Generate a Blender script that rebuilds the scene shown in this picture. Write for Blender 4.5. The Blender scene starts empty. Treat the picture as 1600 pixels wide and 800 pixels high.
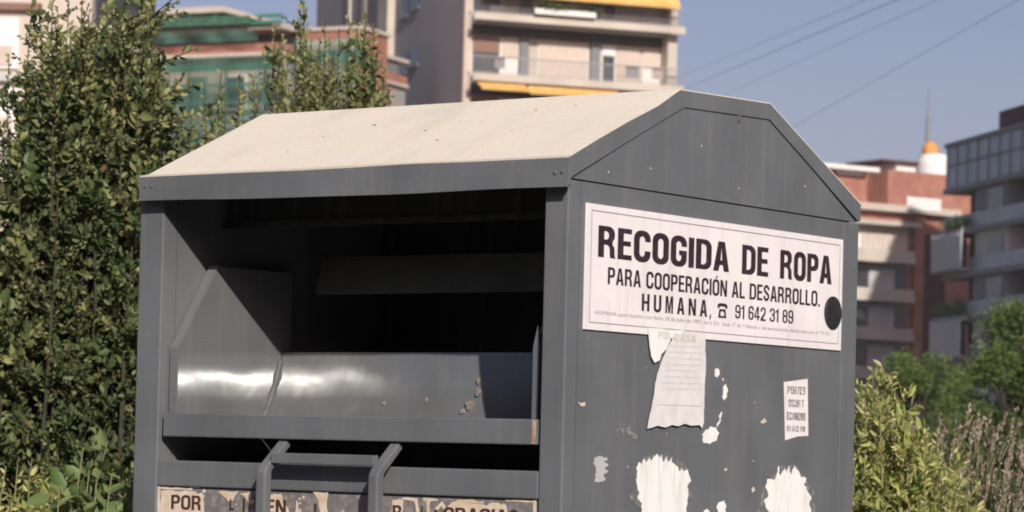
import bpy, bmesh, math, random
import numpy as np
from mathutils import Vector, Matrix

SC = bpy.context.scene
COL = SC.collection
R = math.radians
random.seed(7)

# ------------------------------------------------------------------ camera
CAM = np.array([3.4964, -4.9916, 1.2507])
YAW, PITCH, ROLL = -.6287, .0242, .0247
FPX, CYO = 4633.05, 191.98          # focal length and vertical shift in units of 1/1600 of the width
def basis():
    f = np.array([math.sin(YAW)*math.cos(PITCH), math.cos(YAW)*math.cos(PITCH), math.sin(PITCH)])
    r0 = np.cross(f, [0, 0, 1]); r0 /= np.linalg.norm(r0); u0 = np.cross(r0, f)
    return r0*math.cos(ROLL)+u0*math.sin(ROLL), -r0*math.sin(ROLL)+u0*math.cos(ROLL), f
CR, CU, CF = basis()
cd = bpy.data.cameras.new('camera'); cam = bpy.data.objects.new('camera', cd); COL.objects.link(cam)
cam.matrix_world = Matrix(((CR[0], CU[0], -CF[0], CAM[0]), (CR[1], CU[1], -CF[1], CAM[1]), (CR[2], CU[2], -CF[2], CAM[2]), (0, 0, 0, 1)))
cd.sensor_width = 36; cd.lens = FPX/1600*36; cd.shift_y = CYO/1600
cd.clip_start = .1; cd.clip_end = 6000
cd.dof.use_dof = True; cd.dof.focus_distance = 6.35; cd.dof.aperture_fstop = 11
SC.camera = cam
def ray(px, py):
    return CF+CR*(px-800)/FPX-CU*(py-400-CYO)/FPX
def at(px, py, d):                  # world point seen at a pixel of the photograph at depth d
    return CAM+ray(px, py)*d
def onp(px, py, ax, v):             # world point on the plane axis = v
    d = ray(px, py); return CAM+d*((v-CAM[ax])/d[ax])
def horizon(px): return 703.5+.0247*(px-800)
RH = np.array([math.cos(YAW), -math.sin(YAW), 0]); VH = np.array([math.sin(YAW), math.cos(YAW), 0])

# ------------------------------------------------------------------ light
SUN = Vector((.678, -.574, .46)).normalized()
sl = bpy.data.lights.new('sun', 'SUN'); so = bpy.data.objects.new('sun', sl); COL.objects.link(so)
sl.energy = 4.2; sl.angle = R(.53); sl.color = (1, .95, .865)
so.rotation_euler = SUN.to_track_quat('Z', 'Y').to_euler()
W = bpy.data.worlds.new('World'); SC.world = W; W.use_nodes = True
nt = W.node_tree; bg = nt.nodes['Background']
sky = nt.nodes.new('ShaderNodeTexSky'); sky.sky_type = 'NISHITA'; sky.sun_disc = False
sky.sun_elevation = math.asin(SUN.z); sky.sun_rotation = math.atan2(SUN.x, SUN.y)
sky.air_density = 1.0; sky.dust_density = 2.6; sky.ozone_density = 2.5; sky.altitude = 600
tint = nt.nodes.new('ShaderNodeMixRGB'); tint.blend_type = 'MULTIPLY'; tint.inputs[0].default_value = 1; tint.inputs[2].default_value = (1.20, .945, 1.0, 1)   # film white balance
nt.links.new(sky.outputs[0], tint.inputs[1]); nt.links.new(tint.outputs[0], bg.inputs[0]); bg.inputs[1].default_value = .069
vs = SC.view_settings; vs.view_transform = 'Standard'; vs.look = 'None'; vs.gamma = 1; vs.use_curve_mapping = False
vs.exposure = 0.2
SC.render.engine = 'CYCLES'; SC.cycles.pixel_filter_type = 'BLACKMAN_HARRIS'; SC.cycles.filter_width = 1.9

# ------------------------------------------------------------------ helpers
def mat(name, c, rough=.6, c2=None, scale=8, metal=0, bump=0, bscale=60, spec=.5, lo=.35, hi=.65, detail=4, coords='Object', stretch=None):
    m = bpy.data.materials.new(name); m.use_nodes = True; t = m.node_tree; b = t.nodes['Principled BSDF']
    b.inputs['Roughness'].default_value = rough; b.inputs['Metallic'].default_value = metal
    b.inputs['Specular IOR Level'].default_value = spec
    tc = t.nodes.new('ShaderNodeTexCoord'); vec = tc.outputs[coords]
    if stretch:
        mp = t.nodes.new('ShaderNodeMapping'); mp.inputs['Scale'].default_value = stretch
        t.links.new(vec, mp.inputs[0]); vec = mp.outputs[0]
    if c2 is None: c2 = tuple(min(1, x*1.12+.002) for x in c)
    n = t.nodes.new('ShaderNodeTexNoise'); n.inputs['Scale'].default_value = scale; n.inputs['Detail'].default_value = detail
    t.links.new(vec, n.inputs['Vector'])
    r = t.nodes.new('ShaderNodeValToRGB'); r.color_ramp.elements[0].position = lo; r.color_ramp.elements[1].position = hi
    r.color_ramp.elements[0].color = (*c, 1); r.color_ramp.elements[1].color = (*c2, 1)
    t.links.new(n.outputs[0], r.inputs[0]); t.links.new(r.outputs[0], b.inputs['Base Color'])
    if bump:
        n2 = t.nodes.new('ShaderNodeTexNoise'); n2.inputs['Scale'].default_value = bscale; n2.inputs['Detail'].default_value = 3
        t.links.new(vec, n2.inputs['Vector'])
        bp = t.nodes.new('ShaderNodeBump'); bp.inputs['Strength'].default_value = bump; bp.inputs['Distance'].default_value = .01
        t.links.new(n2.outputs[0], bp.inputs['Height']); t.links.new(bp.outputs[0], b.inputs['Normal'])
    return m

def paint_mat(name, c, rough, specks=True):
    """weathered painted sheet steel: faint mottling, vertical streaks, fine dust specks"""
    m = mat(name, c, rough, tuple(x*1.12 for x in c), scale=5, bump=.13, bscale=7, spec=.4)
    t = m.node_tree; b = t.nodes['Principled BSDF']
    old = b.inputs['Base Color'].links[0].from_socket
    tc = t.nodes.new('ShaderNodeTexCoord')
    mp = t.nodes.new('ShaderNodeMapping'); mp.inputs['Scale'].default_value = (40, 40, 2.2); t.links.new(tc.outputs['Object'], mp.inputs[0])
    n = t.nodes.new('ShaderNodeTexNoise'); n.inputs['Scale'].default_value = 1; n.inputs['Detail'].default_value = 5; t.links.new(mp.outputs[0], n.inputs['Vector'])
    rr = t.nodes.new('ShaderNodeValToRGB'); rr.color_ramp.elements[0].position = .5; rr.color_ramp.elements[1].position = .8
    rr.color_ramp.elements[0].color = (0, 0, 0, 1); rr.color_ramp.elements[1].color = (.3, .3, .3, 1); t.links.new(n.outputs[0], rr.inputs[0])
    mx = t.nodes.new('ShaderNodeMixRGB'); mx.inputs[2].default_value = (.22, .205, .18, 1)
    t.links.new(rr.outputs[0], mx.inputs[0]); t.links.new(old, mx.inputs[1]); out = mx.outputs[0]
    if specks:
        n2 = t.nodes.new('ShaderNodeTexNoise'); n2.inputs['Scale'].default_value = 160; n2.inputs['Detail'].default_value = 2; t.links.new(tc.outputs['Object'], n2.inputs['Vector'])
        r2 = t.nodes.new('ShaderNodeValToRGB'); r2.color_ramp.elements[0].position = .66; r2.color_ramp.elements[1].position = .74
        r2.color_ramp.elements[0].color = (0, 0, 0, 1); r2.color_ramp.elements[1].color = (.35, .35, .35, 1); t.links.new(n2.outputs[0], r2.inputs[0])
        m3 = t.nodes.new('ShaderNodeMixRGB'); m3.inputs[2].default_value = (.3, .28, .25, 1)
        t.links.new(r2.outputs[0], m3.inputs[0]); t.links.new(out, m3.inputs[1]); out = m3.outputs[0]
    nb = t.nodes.new('ShaderNodeTexNoise'); nb.inputs['Scale'].default_value = 2.6; nb.inputs['Detail'].default_value = 9; nb.inputs['Roughness'].default_value = .62; t.links.new(tc.outputs['Object'], nb.inputs['Vector'])
    rb = t.nodes.new('ShaderNodeMapRange'); rb.inputs['From Min'].default_value = .3; rb.inputs['From Max'].default_value = .7; rb.inputs['To Min'].default_value = .84; rb.inputs['To Max'].default_value = 1.16; t.links.new(nb.outputs[0], rb.inputs[0])
    mb_ = t.nodes.new('ShaderNodeMixRGB'); mb_.blend_type = 'MULTIPLY'; mb_.inputs[0].default_value = 1; t.links.new(out, mb_.inputs[1]); t.links.new(rb.outputs[0], mb_.inputs[2]); out = mb_.outputs[0]
    for rot, seed in ((.5, 3.1), (-.9, 8.7)):     # fine scratches
        ms_ = t.nodes.new('ShaderNodeMapping'); ms_.inputs['Rotation'].default_value = (rot, rot*.6, 0); ms_.inputs['Location'].default_value = (seed, seed, seed); ms_.inputs['Scale'].default_value = (7, 7, 260); t.links.new(tc.outputs['Object'], ms_.inputs[0])
        ns_ = t.nodes.new('ShaderNodeTexNoise'); ns_.inputs['Scale'].default_value = 1; ns_.inputs['Detail'].default_value = 1; t.links.new(ms_.outputs[0], ns_.inputs['Vector'])
        rs_ = t.nodes.new('ShaderNodeValToRGB'); rs_.color_ramp.elements[0].position = .74; rs_.color_ramp.elements[1].position = .80; rs_.color_ramp.elements[0].color = (0, 0, 0, 1); rs_.color_ramp.elements[1].color = (.22, .22, .22, 1); t.links.new(ns_.outputs[0], rs_.inputs[0])
        mm_ = t.nodes.new('ShaderNodeMixRGB'); mm_.inputs[2].default_value = (.27, .26, .25, 1); t.links.new(rs_.outputs[0], mm_.inputs[0]); t.links.new(out, mm_.inputs[1]); out = mm_.outputs[0]
    t.links.new(out, b.inputs['Base Color'])
    mr = t.nodes.new('ShaderNodeMapRange'); mr.inputs['To Min'].default_value = rough-.05; mr.inputs['To Max'].default_value = rough+.12
    t.links.new(n.outputs[0], mr.inputs[0]); t.links.new(mr.outputs[0], b.inputs['Roughness'])
    return m

def leaf_mat(name, c, c2, tip, trans=.3):
    """leaf: per-leaf random colour (attribute red) and paler young growth (attribute green)"""
    m = bpy.data.materials.new(name); m.use_nodes = True; t = m.node_tree; b = t.nodes['Principled BSDF']
    a = t.nodes.new('ShaderNodeAttribute'); a.attribute_name = 'leaf'  # blue: withered
    s = t.nodes.new('ShaderNodeSeparateColor'); t.links.new(a.outputs['Color'], s.inputs[0])
    r = t.nodes.new('ShaderNodeValToRGB'); r.color_ramp.elements[0].color = (*c, 1); r.color_ramp.elements[1].color = (*c2, 1)
    t.links.new(s.outputs[0], r.inputs[0])
    mx = t.nodes.new('ShaderNodeMixRGB'); mx.inputs[2].default_value = (*tip, 1)
    t.links.new(s.outputs[1], mx.inputs[0]); t.links.new(r.outputs[0], mx.inputs[1])
    mw = t.nodes.new('ShaderNodeMixRGB'); mw.inputs[2].default_value = (.20, .11, .05, 1); t.links.new(s.outputs[2], mw.inputs[0]); t.links.new(mx.outputs[0], mw.inputs[1]); mx = mw
    t.links.new(mx.outputs[0], b.inputs['Base Color']); b.inputs['Roughness'].default_value = .5; b.inputs['Specular IOR Level'].default_value = .3
    tr = t.nodes.new('ShaderNodeBsdfTranslucent'); t.links.new(mx.outputs[0], tr.inputs[0])
    ms = t.nodes.new('ShaderNodeMixShader'); ms.inputs[0].default_value = trans
    t.links.new(b.outputs[0], ms.inputs[1]); t.links.new(tr.outputs[0], ms.inputs[2])
    t.links.new(ms.outputs[0], t.nodes['Material Output'].inputs[0])
    return m

def tag(o, label=None, cat=None, group=None, kind=None):
    if label: o['label'] = label
    if cat: o['category'] = cat
    if group: o['group'] = group
    if kind: o['kind'] = kind
    return o
def empty(name, loc, rz=0, **k):
    o = bpy.data.objects.new(name, None); COL.objects.link(o); o.location = loc; o.rotation_euler.z = rz; o.empty_display_size = .2
    return tag(o, **k)

class MB:
    def __init__(s): s.v = []; s.f = []
    def add(s, vs, fs):
        n = len(s.v); s.v += [tuple(map(float, p)) for p in vs]; s.f += [tuple(i+n for i in f) for f in fs]; return s
    def box(s, x0, x1, y0, y1, z0, z1):
        return s.add([(x, y, z) for z in (z0, z1) for y in (y0, y1) for x in (x0, x1)],
                     [(0, 2, 3, 1), (4, 5, 7, 6), (0, 1, 5, 4), (2, 6, 7, 3), (0, 4, 6, 2), (1, 3, 7, 5)])
    def prism(s, poly, ax, a, b):           # polygon in the two other axes, extruded along axis ax
        def P(p, t):
            return {0: (t, p[0], p[1]), 1: (p[0], t, p[1]), 2: (p[0], p[1], t)}[ax]
        n = len(poly)
        s.add([P(p, a) for p in poly]+[P(p, b) for p in poly],
              [tuple(range(n))[::-1], tuple(range(n, 2*n))]+[(i, (i+1) % n, n+(i+1) % n, n+i) for i in range(n)])
        return s
    def tube(s, pts, r, n=6):
        pts = [Vector(p) for p in pts]; rings = []
        for i, p in enumerate(pts):
            d = (pts[min(i+1, len(pts)-1)]-pts[max(i-1, 0)]).normalized()
            a = d.cross(Vector((0, 0, 1)) if abs(d.z) < .9 else Vector((1, 0, 0))).normalized(); b = d.cross(a)
            rr = r[i] if isinstance(r, (list, tuple)) else r
            rings.append([p+a*math.cos(2*math.pi*k/n)*rr+b*math.sin(2*math.pi*k/n)*rr for k in range(n)])
        m = len(rings)
        s.add([q for g in rings for q in g],
              [(i*n+k, i*n+(k+1) % n, (i+1)*n+(k+1) % n, (i+1)*n+k) for i in range(m-1) for k in range(n)]+[tuple(range(n))[::-1], tuple(range((m-1)*n, m*n))])
        return s
    def lathe(s, prof, c=(0, 0), n=24):     # profile of (radius, z)
        m = len(prof)
        s.add([(c[0]+r*math.cos(2*math.pi*k/n), c[1]+r*math.sin(2*math.pi*k/n), z) for r, z in prof for k in range(n)],
              [(i*n+k, i*n+(k+1) % n, (i+1)*n+(k+1) % n, (i+1)*n+k) for i in range(m-1) for k in range(n)]+[tuple(range((m-1)*n, m*n))])
        return s
    def build(s, name, m, parent=None, world=False, bevel=0, smooth=False, **k):
        off = Vector(parent.location) if (world and parent) else Vector((0, 0, 0))
        me = bpy.data.meshes.new(name); me.from_pydata([tuple(Vector(p)-off) for p in s.v], [], s.f)
        bm = bmesh.new(); bm.from_mesh(me); bmesh.ops.recalc_face_normals(bm, faces=bm.faces); bm.to_mesh(me); bm.free()
        if smooth: me.polygons.foreach_set('use_smooth', [True]*len(me.polygons))
        o = bpy.data.objects.new(name, me); COL.objects.link(o); me.materials.append(m)
        if parent: o.parent = parent
        if bevel:
            bv = o.modifiers.new('bevel', 'BEVEL'); bv.width = bevel; bv.segments = 2; bv.limit_method = 'ANGLE'; bv.angle_limit = R(40)
        return tag(o, **k)

# ------------------------------------------------------------------ materials
GREY = (.123, .129, .138)
M_paint = paint_mat('grey_paint', GREY, .5)
M_gloss = paint_mat('grey_paint_tray', (.120, .124, .130), .14, False)
M_gloss.node_tree.nodes['Principled BSDF'].inputs['Anisotropic'].default_value = .7
M_gloss.node_tree.nodes['Principled BSDF'].inputs['Specular IOR Level'].default_value = 1.0
M_gloss.node_tree.nodes['Principled BSDF'].inputs['Coat Weight'].default_value = 0
M_dark = paint_mat('shade_black_inside', (.028, .028, .029), .5, False)  # interior shade put into the colour: near-black copy of the grey paint
M_roof = mat('dusty_cream_paint', (.71, .635, .525), .85, (.76, .685, .575), scale=70, bump=.12, bscale=160, spec=.2, lo=.3, hi=.7)
def stain(m, c, scale, lo, hi, amt, stretch=(1, 1, 1), detail=6):
    t = m.node_tree; b = t.nodes['Principled BSDF']; old = b.inputs['Base Color'].links[0].from_socket
    tc = t.nodes.new('ShaderNodeTexCoord'); mp = t.nodes.new('ShaderNodeMapping'); mp.inputs['Scale'].default_value = stretch; t.links.new(tc.outputs['Object'], mp.inputs[0])
    n = t.nodes.new('ShaderNodeTexNoise'); n.inputs['Scale'].default_value = scale; n.inputs['Detail'].default_value = detail; n.inputs['Roughness'].default_value = .6; t.links.new(mp.outputs[0], n.inputs['Vector'])
    r = t.nodes.new('ShaderNodeMapRange'); r.inputs['From Min'].default_value = lo; r.inputs['From Max'].default_value = hi; r.inputs['To Max'].default_value = amt; t.links.new(n.outputs[0], r.inputs[0])
    mx = t.nodes.new('ShaderNodeMixRGB'); mx.inputs[2].default_value = (*c, 1); t.links.new(r.outputs[0], mx.inputs[0]); t.links.new(old, mx.inputs[1]); t.links.new(mx.outputs[0], b.inputs['Base Color'])
stain(M_roof, (.40, .34, .27), 3.2, .5, .8, .35, (2.2, .8, .8), 9); stain(M_roof, (.28, .23, .18), 150, .66, .74, .5, detail=2)
M_sign = mat('white_sign', (.78, .72, .725), .5, (.84, .78, .78), scale=9, detail=8)
stain(M_sign, (.55, .49, .45), 1, .52, .8, .5, (30, 30, 3), 6); stain(M_sign, (.50, .46, .44), 7, .6, .8, .4, detail=9)
M_ink = mat('dark_ink', (.026, .010, .018), .6, (.075, .045, .055), scale=140, lo=.5, hi=.75)
M_inkfaint = mat('faded_ink', (.22, .19, .20), .7, (.4, .36, .36), scale=120)
M_inkbrown = mat('brown_ink', (.06, .022, .014), .7)
M_border = mat('thin_border_ink', (.25, .22, .22), .6)
M_paper = mat('poster_paper', (.66, .61, .60), .8, (.74, .69, .68), scale=30, bump=.15, bscale=25)
M_paper2 = mat('paper_remains', (.70, .675, .64), .95, (.83, .80, .765), scale=9, bump=.18, bscale=22, stretch=(1, 5.5, 1.1), detail=9, lo=.32, hi=.55)
M_chip = mat('bare_primer', (.6, .46, .36), .7, (.7, .58, .5), scale=60)
M_peel = mat('peeling_cream', (.62, .47, .33), .8, (.70, .60, .50), scale=45)
M_peelgrey = mat('worn_mauve', (.17, .155, .155), .7, (.30, .26, .24), scale=70, lo=.45, hi=.7)
M_black = mat('black_rubber', (.012, .012, .013), .6, (.03, .03, .03), scale=50)
M_rust = mat('rusty_edge', (.30, .17, .10), .8, (.5, .36, .26), scale=60)
M_steel = mat('steel', (.12, .12, .12), .45)

# ------------------------------------------------------------------ ground
gm = mat('dry_grass', (.05, .055, .02), .95, (.13, .11, .055), scale=.35, detail=10, bump=.5, bscale=12)
g = MB(); N = 40
g.add([(-3000, -3000, 0), (3000, -3000, 0), (3000, 4500, 0), (-3000, 4500, 0)], [(0, 1, 2, 3)])
tag(g.build('ground', gm), kind='structure')
pm = mat('worn_asphalt', (.045, .044, .042), .95, (.07, .068, .064), scale=30, detail=8, bump=.3)
tag(MB().box(-2.0, 5.5, -7, 1.45, -.1, .06).build('pavement', pm, bevel=.01), kind='structure')

# ------------------------------------------------------------------ the clothes bin
D = 1.2115; WL = -1.2; PL = -1.127; PR = -.0595
ROOT = empty('clothing_bin', (-.6, .6, .06), label='grey metal clothes collection bin with a dusty cream pitched roof and open deposit chute', cat='clothes bin')
def part(mb, name, m, parent=ROOT, bevel=0, smooth=False, label=None):
    if parent is not ROOT:
        o = mb.build(name, m, None, bevel=bevel, smooth=smooth)
        o.data.transform(Matrix.Translation(-ROOT.location)); o.parent = parent
    else: o = mb.build(name, m, ROOT, world=True, bevel=bevel, smooth=smooth)
    if label: o['label'] = label
    return o
for bb_ in ((WL, PL, 0, .05, .12, 1.8565), (PR, 0, 0, .045, .12, 1.8125), (-.06, 0, 1.139, D, .12, 1.8125), (WL, PL, D-.05, D-.006, .12, 1.85)):
    part(MB().box(*bb_), 'corner_post', M_paint, bevel=.0035)
part(MB().box(PL+.001, PR-.001, .001, .05, 1.1514, 1.2096), 'front_rail', M_paint, bevel=.003)
part(MB().box(PL+.001, PR-.001, .011, .016, .13, 1.150), 'front_panel', M_paint)
part(MB().box(-.006, -.0008, .0455, 1.1385, .13, 1.8122), 'side_panel', M_paint)
part(MB().box(WL+.0005, WL+.005, .05, D-.05, .13, 1.857), 'side_panel', M_paint)
part(MB().box(PL, -.06, D-.0145, D-.008, .13, 1.85), 'back_panel', M_paint)
part(MB().box(WL+.03, -.03, .04, D-.03, .0601, .14), 'base', M_black)
# inside lining
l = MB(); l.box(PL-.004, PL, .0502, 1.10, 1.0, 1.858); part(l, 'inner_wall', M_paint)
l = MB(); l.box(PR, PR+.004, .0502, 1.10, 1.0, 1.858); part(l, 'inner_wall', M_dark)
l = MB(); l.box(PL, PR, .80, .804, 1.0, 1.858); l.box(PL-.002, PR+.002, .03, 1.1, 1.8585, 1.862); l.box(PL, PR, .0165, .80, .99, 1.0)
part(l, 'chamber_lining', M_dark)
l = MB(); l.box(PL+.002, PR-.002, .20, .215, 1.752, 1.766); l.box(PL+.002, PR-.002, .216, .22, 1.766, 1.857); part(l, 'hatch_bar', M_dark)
l = MB(); l.prism([(.43, 1.612), (.455, 1.700), (.459, 1.698), (.434, 1.610)], 0, -1.03, PR-.01); part(l, 'inner_flap', mat('mottled_flap', (.085, .083, .075), .6, (.13, .125, .11), scale=9, detail=9))  # mottled dark grey, paler than the lining
# tray
TRAY = part(MB().box(-1.112, -.0675, .0, .028, 1.2635, 1.317), 'tray_lip', M_paint, bevel=.003)
part(MB().box(-.0785, -.069, -.0012, .0, 1.2655, 1.3155), 'rust_patch', M_rust, TRAY)
XC0, XC1 = -1.097, -1.085       # left cheek, front and rear
# rear sheet of the chute, gently curved about x
y = .311; zz = 1.305; prof = [(y, zz)]
for i in range(9):
    a = R(32.6-2.6*i); y += .02*math.sin(a); zz += .02*math.cos(a); prof.append((y, zz))
rs = MB(); nx = 24
for i, (yy, z) in enumerate(prof):
    for j in range(nx+1):
        x = XC1+(-.1040-XC1)*j/nx
        rs.v.append((x, yy+.0012*math.sin(j*.9+i*.25), z))
for i in range(len(prof)-1):
    for j in range(nx): rs.f.append((i*(nx+1)+j, i*(nx+1)+j+1, (i+1)*(nx+1)+j+1, (i+1)*(nx+1)+j))
o = part(rs, 'chute_sheet', M_gloss, smooth=True)
YB = prof[-1][0]; ZB = prof[-1][1]
def cheek(x0, x1):
    pts = [(.03, 1.30), (.03, 1.464), (.155, 1.66), (YB+.03, 1.66), (YB+.03, ZB)]
    back = [(yy, z) for yy, z in prof[::-1]]
    poly = pts+back
    def X(yy): return x0+(x1-x0)*(yy-.03)/.36
    m = MB(); k = len(poly)
    m.add([(X(p[0])-.003, p[0], p[1]) for p in poly]+[(X(p[0]), p[0], p[1]) for p in poly],
          [tuple(range(k))[::-1], tuple(range(k, 2*k))]+[(i, (i+1) % k, k+(i+1) % k, k+i) for i in range(k)])
    return m
part(cheek(XC0, XC1), 'chute_cheek', M_gloss)
fl = MB(); fl.box(XC0-.022, XC0-.0005, .026, .030, 1.318, 1.464)
fl.add([(XC0-.022, .026, 1.4645), (XC0-.0005, .026, 1.4645), (XC0-.0005, .030, 1.4645), (XC0-.022, .030, 1.4645),
        (XC0-.022, .152, 1.662), (XC0+.004, .152, 1.662), (XC0+.004, .156, 1.660), (XC0-.022, .156, 1.660)],
       [(0, 3, 2, 1), (4, 5, 6, 7), (0, 1, 5, 4), (1, 2, 6, 5), (2, 3, 7, 6), (3, 0, 4, 7)])
part(fl, 'cheek_flange', M_paint)
part(cheek(-.1000, -.1005), 'chute_cheek', M_paint)
fl = MB(); fl.prism([(-.0995, 1.318), (-.0835, 1.318), (-.0835, 1.475), (-.0890, 1.512), (-.0995, 1.47)], 1, .026, .030)
part(fl, 'cheek_flange', M_paint)
part(MB().prism([(.028, 1.300), (.311, 1.300), (.311, 1.304), (.028, 1.304)], 0, -1.09, -.104), 'chute_floor', M_paint)
# weld drips where cheek meets sheet
w = MB()
w.tube([(XC1+.002, yy-.003, z) for yy, z in prof[:9]], [.004+.002*math.sin(i*2.3) for i in range(9)], 6)
part(w, 'weld_seam', M_paint)
# roof
NXR = 36
def roof_sheet():
    m = MB(); py = [(-.0335, 1.8570), (-.004, 1.8620), (.10, 1.9084), (.2139, 1.9592), (.321, 2.0070), (.4053, 2.0446), (.60, 2.0500), (.7838, 2.0552), (.93, 1.9885), (1.09, 1.9160), (1.2112, 1.8610)]
    sag = [0, 0, 0, .0018, .0066, .0004, 0, 0, 0, 0, 0]
    for j in range(NXR+1):
        u = j/NXR
        for i, (yy, z) in enumerate(py):
            xl = -1.174-.016*min(1, (yy+.0335)/.44); xr = .0205 if i == 0 else .0043
            z2 = z-sag[i]*max(0, (u-.72)/.28)**2
            if 1 < i < 5: z2 += (.0014*math.sin(u*9+i)+.0009*math.sin(u*23+i*2))*min(1, (1-u)*8)
            if i == 0: z2 += .0016*math.exp(-((u-.66)/.08)**2)-.0014*math.exp(-((u-.4)/.12)**2)
            m.v.append((xl+(xr-xl)*u, yy, z2))
    k = len(py)
    for j in range(NXR):
        for i in range(k-1): m.f.append((j*k+i, j*k+k+i, j*k+k+i+1, j*k+i+1))
    return m, py, sag
rm, RPY, RSAG = roof_sheet()
o = part(rm, 'roof', M_roof); sd = o.modifiers.new('thickness', 'SOLIDIFY'); sd.thickness = .004; sd.offset = -1
ROOF = o
# fascia folded down along the front
fm = MB(); nf = 30
for j in range(nf+1):
    u = j/nf; x = -1.174+u*1.1945
    top = 1.8535+.0016*math.exp(-((u-.66)/.08)**2)-.0014*math.exp(-((u-.4)/.12)**2)
    bot = 1.7993-.0052*u-.0045*math.sin(math.pi*u)**2+.0005*math.sin(u*17)
    yb = -.0335+.002*math.sin(u*11)*math.sin(math.pi*u)
    fm.v += [(x, -.0335, top), (x, yb, bot), (x, yb+.004, bot), (x, -.0295, top)]
for j in range(nf):
    for k in range(4): fm.f.append((j*4+k, j*4+4+k, j*4+4+(k+1) % 4, j*4+(k+1) % 4))
fm.f += [(0, 3, 2, 1), (nf*4, nf*4+1, nf*4+2, nf*4+3)]
fm.prism([(.0206, -.0334), (.0046, -.0062), (.0014, -.0082), (.0174, -.0334)], 2, 1.7942, 1.8535)
fm.prism([(-1.1741, -.0334), (-1.1705, -.0334), (-1.186, -.001), (-1.1896, -.001)], 2, 1.7994, 1.8535)
FAS = part(fm, 'roof_fascia', M_paint)
for px, py in ((868, 270), (879, 268), (228, 291), (237, 291)):
    p = onp(px, py, 1, -.0335); s = MB()
    s.v = []; s.lathe([(.0045, 0), (.004, .002), (.0015, .003)], n=8)
    s.v = [(p[0]+a, -.0335-c, p[2]+bb) for a, bb, c in s.v]
    part(s, 'bolt', M_steel, FAS)
bf = MB(); bf.box(-1.189, .0003, 1.2075, 1.2108, 1.818, 1.858); part(bf, 'roof_fascia', M_paint)
# folded gable flange and gable panel
outer = [(-.006, 1.8005), (-.006, 1.8590)]+[(a, z-s-.0012) for (a, z), s in zip(RPY[2:10], RSAG[2:10])]+[(1.2112, 1.8590), (1.2112, 1.8195)]
inner = [(1.1985, 1.8180), (1.0, 1.9145), (.7826, 2.0171), (.60, 2.0115), (.425, 2.0061), (.21, 1.9110), (.007, 1.8185)]
fm = MB(); fm.prism(outer+inner+[(.001, 1.8145), (.001, 1.8005)], 0, .0004, .0044)
part(fm, 'gable_flange', M_paint, bevel=.001)
gp = MB(); gp.prism([(.0105, 1.8152), (1.193, 1.8152), (.9992, 1.9126), (.7822, 2.0153), (.60, 2.0098), (.4258, 2.0044), (.211, 1.9089)], 0, -.005, .0016)
part(gp, 'gable_panel', M_paint)
gl = MB(); gl.prism([(.004, 1.79), (D-.01, 1.79), (1.19, 1.855), (.78, 2.04), (.42, 2.03), (.004, 1.85)], 0, -.03, -.02); part(gl, 'gable_backing', M_black)
cl = MB(); p = onp(1155, 181, 0, .004); cl.box(.0012, .006, p[1]-.003, p[1]+.003, p[2]-.012, p[2]+.012); part(cl, 'clip', M_steel)
# handle
HX = [onp(411.5, 770, 1, -.052)[0], onp(587, 770, 1, -.052)[0]]
hb = MB()
for x in HX:
    hb.prism([(-.064, .62), (-.064, 1.190), (-.056, 1.204), (.012, 1.263), (.026, 1.253), (-.040, 1.193), (-.040, .62)], 0, x-.013, x+.013)
hb.prism([(-.064, .598), (-.040, .598), (-.040, .6195), (-.064, .6195)], 0, HX[0]-.013, HX[1]+.013)
HAN = part(hb, 'handle', M_paint, bevel=.0035)
part(MB().box(HX[0]+.0132, HX[1]-.0132, -.046, -.028, 1.2105, 1.2335), 'handle_crossbar', M_paint, HAN, bevel=.002)

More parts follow.
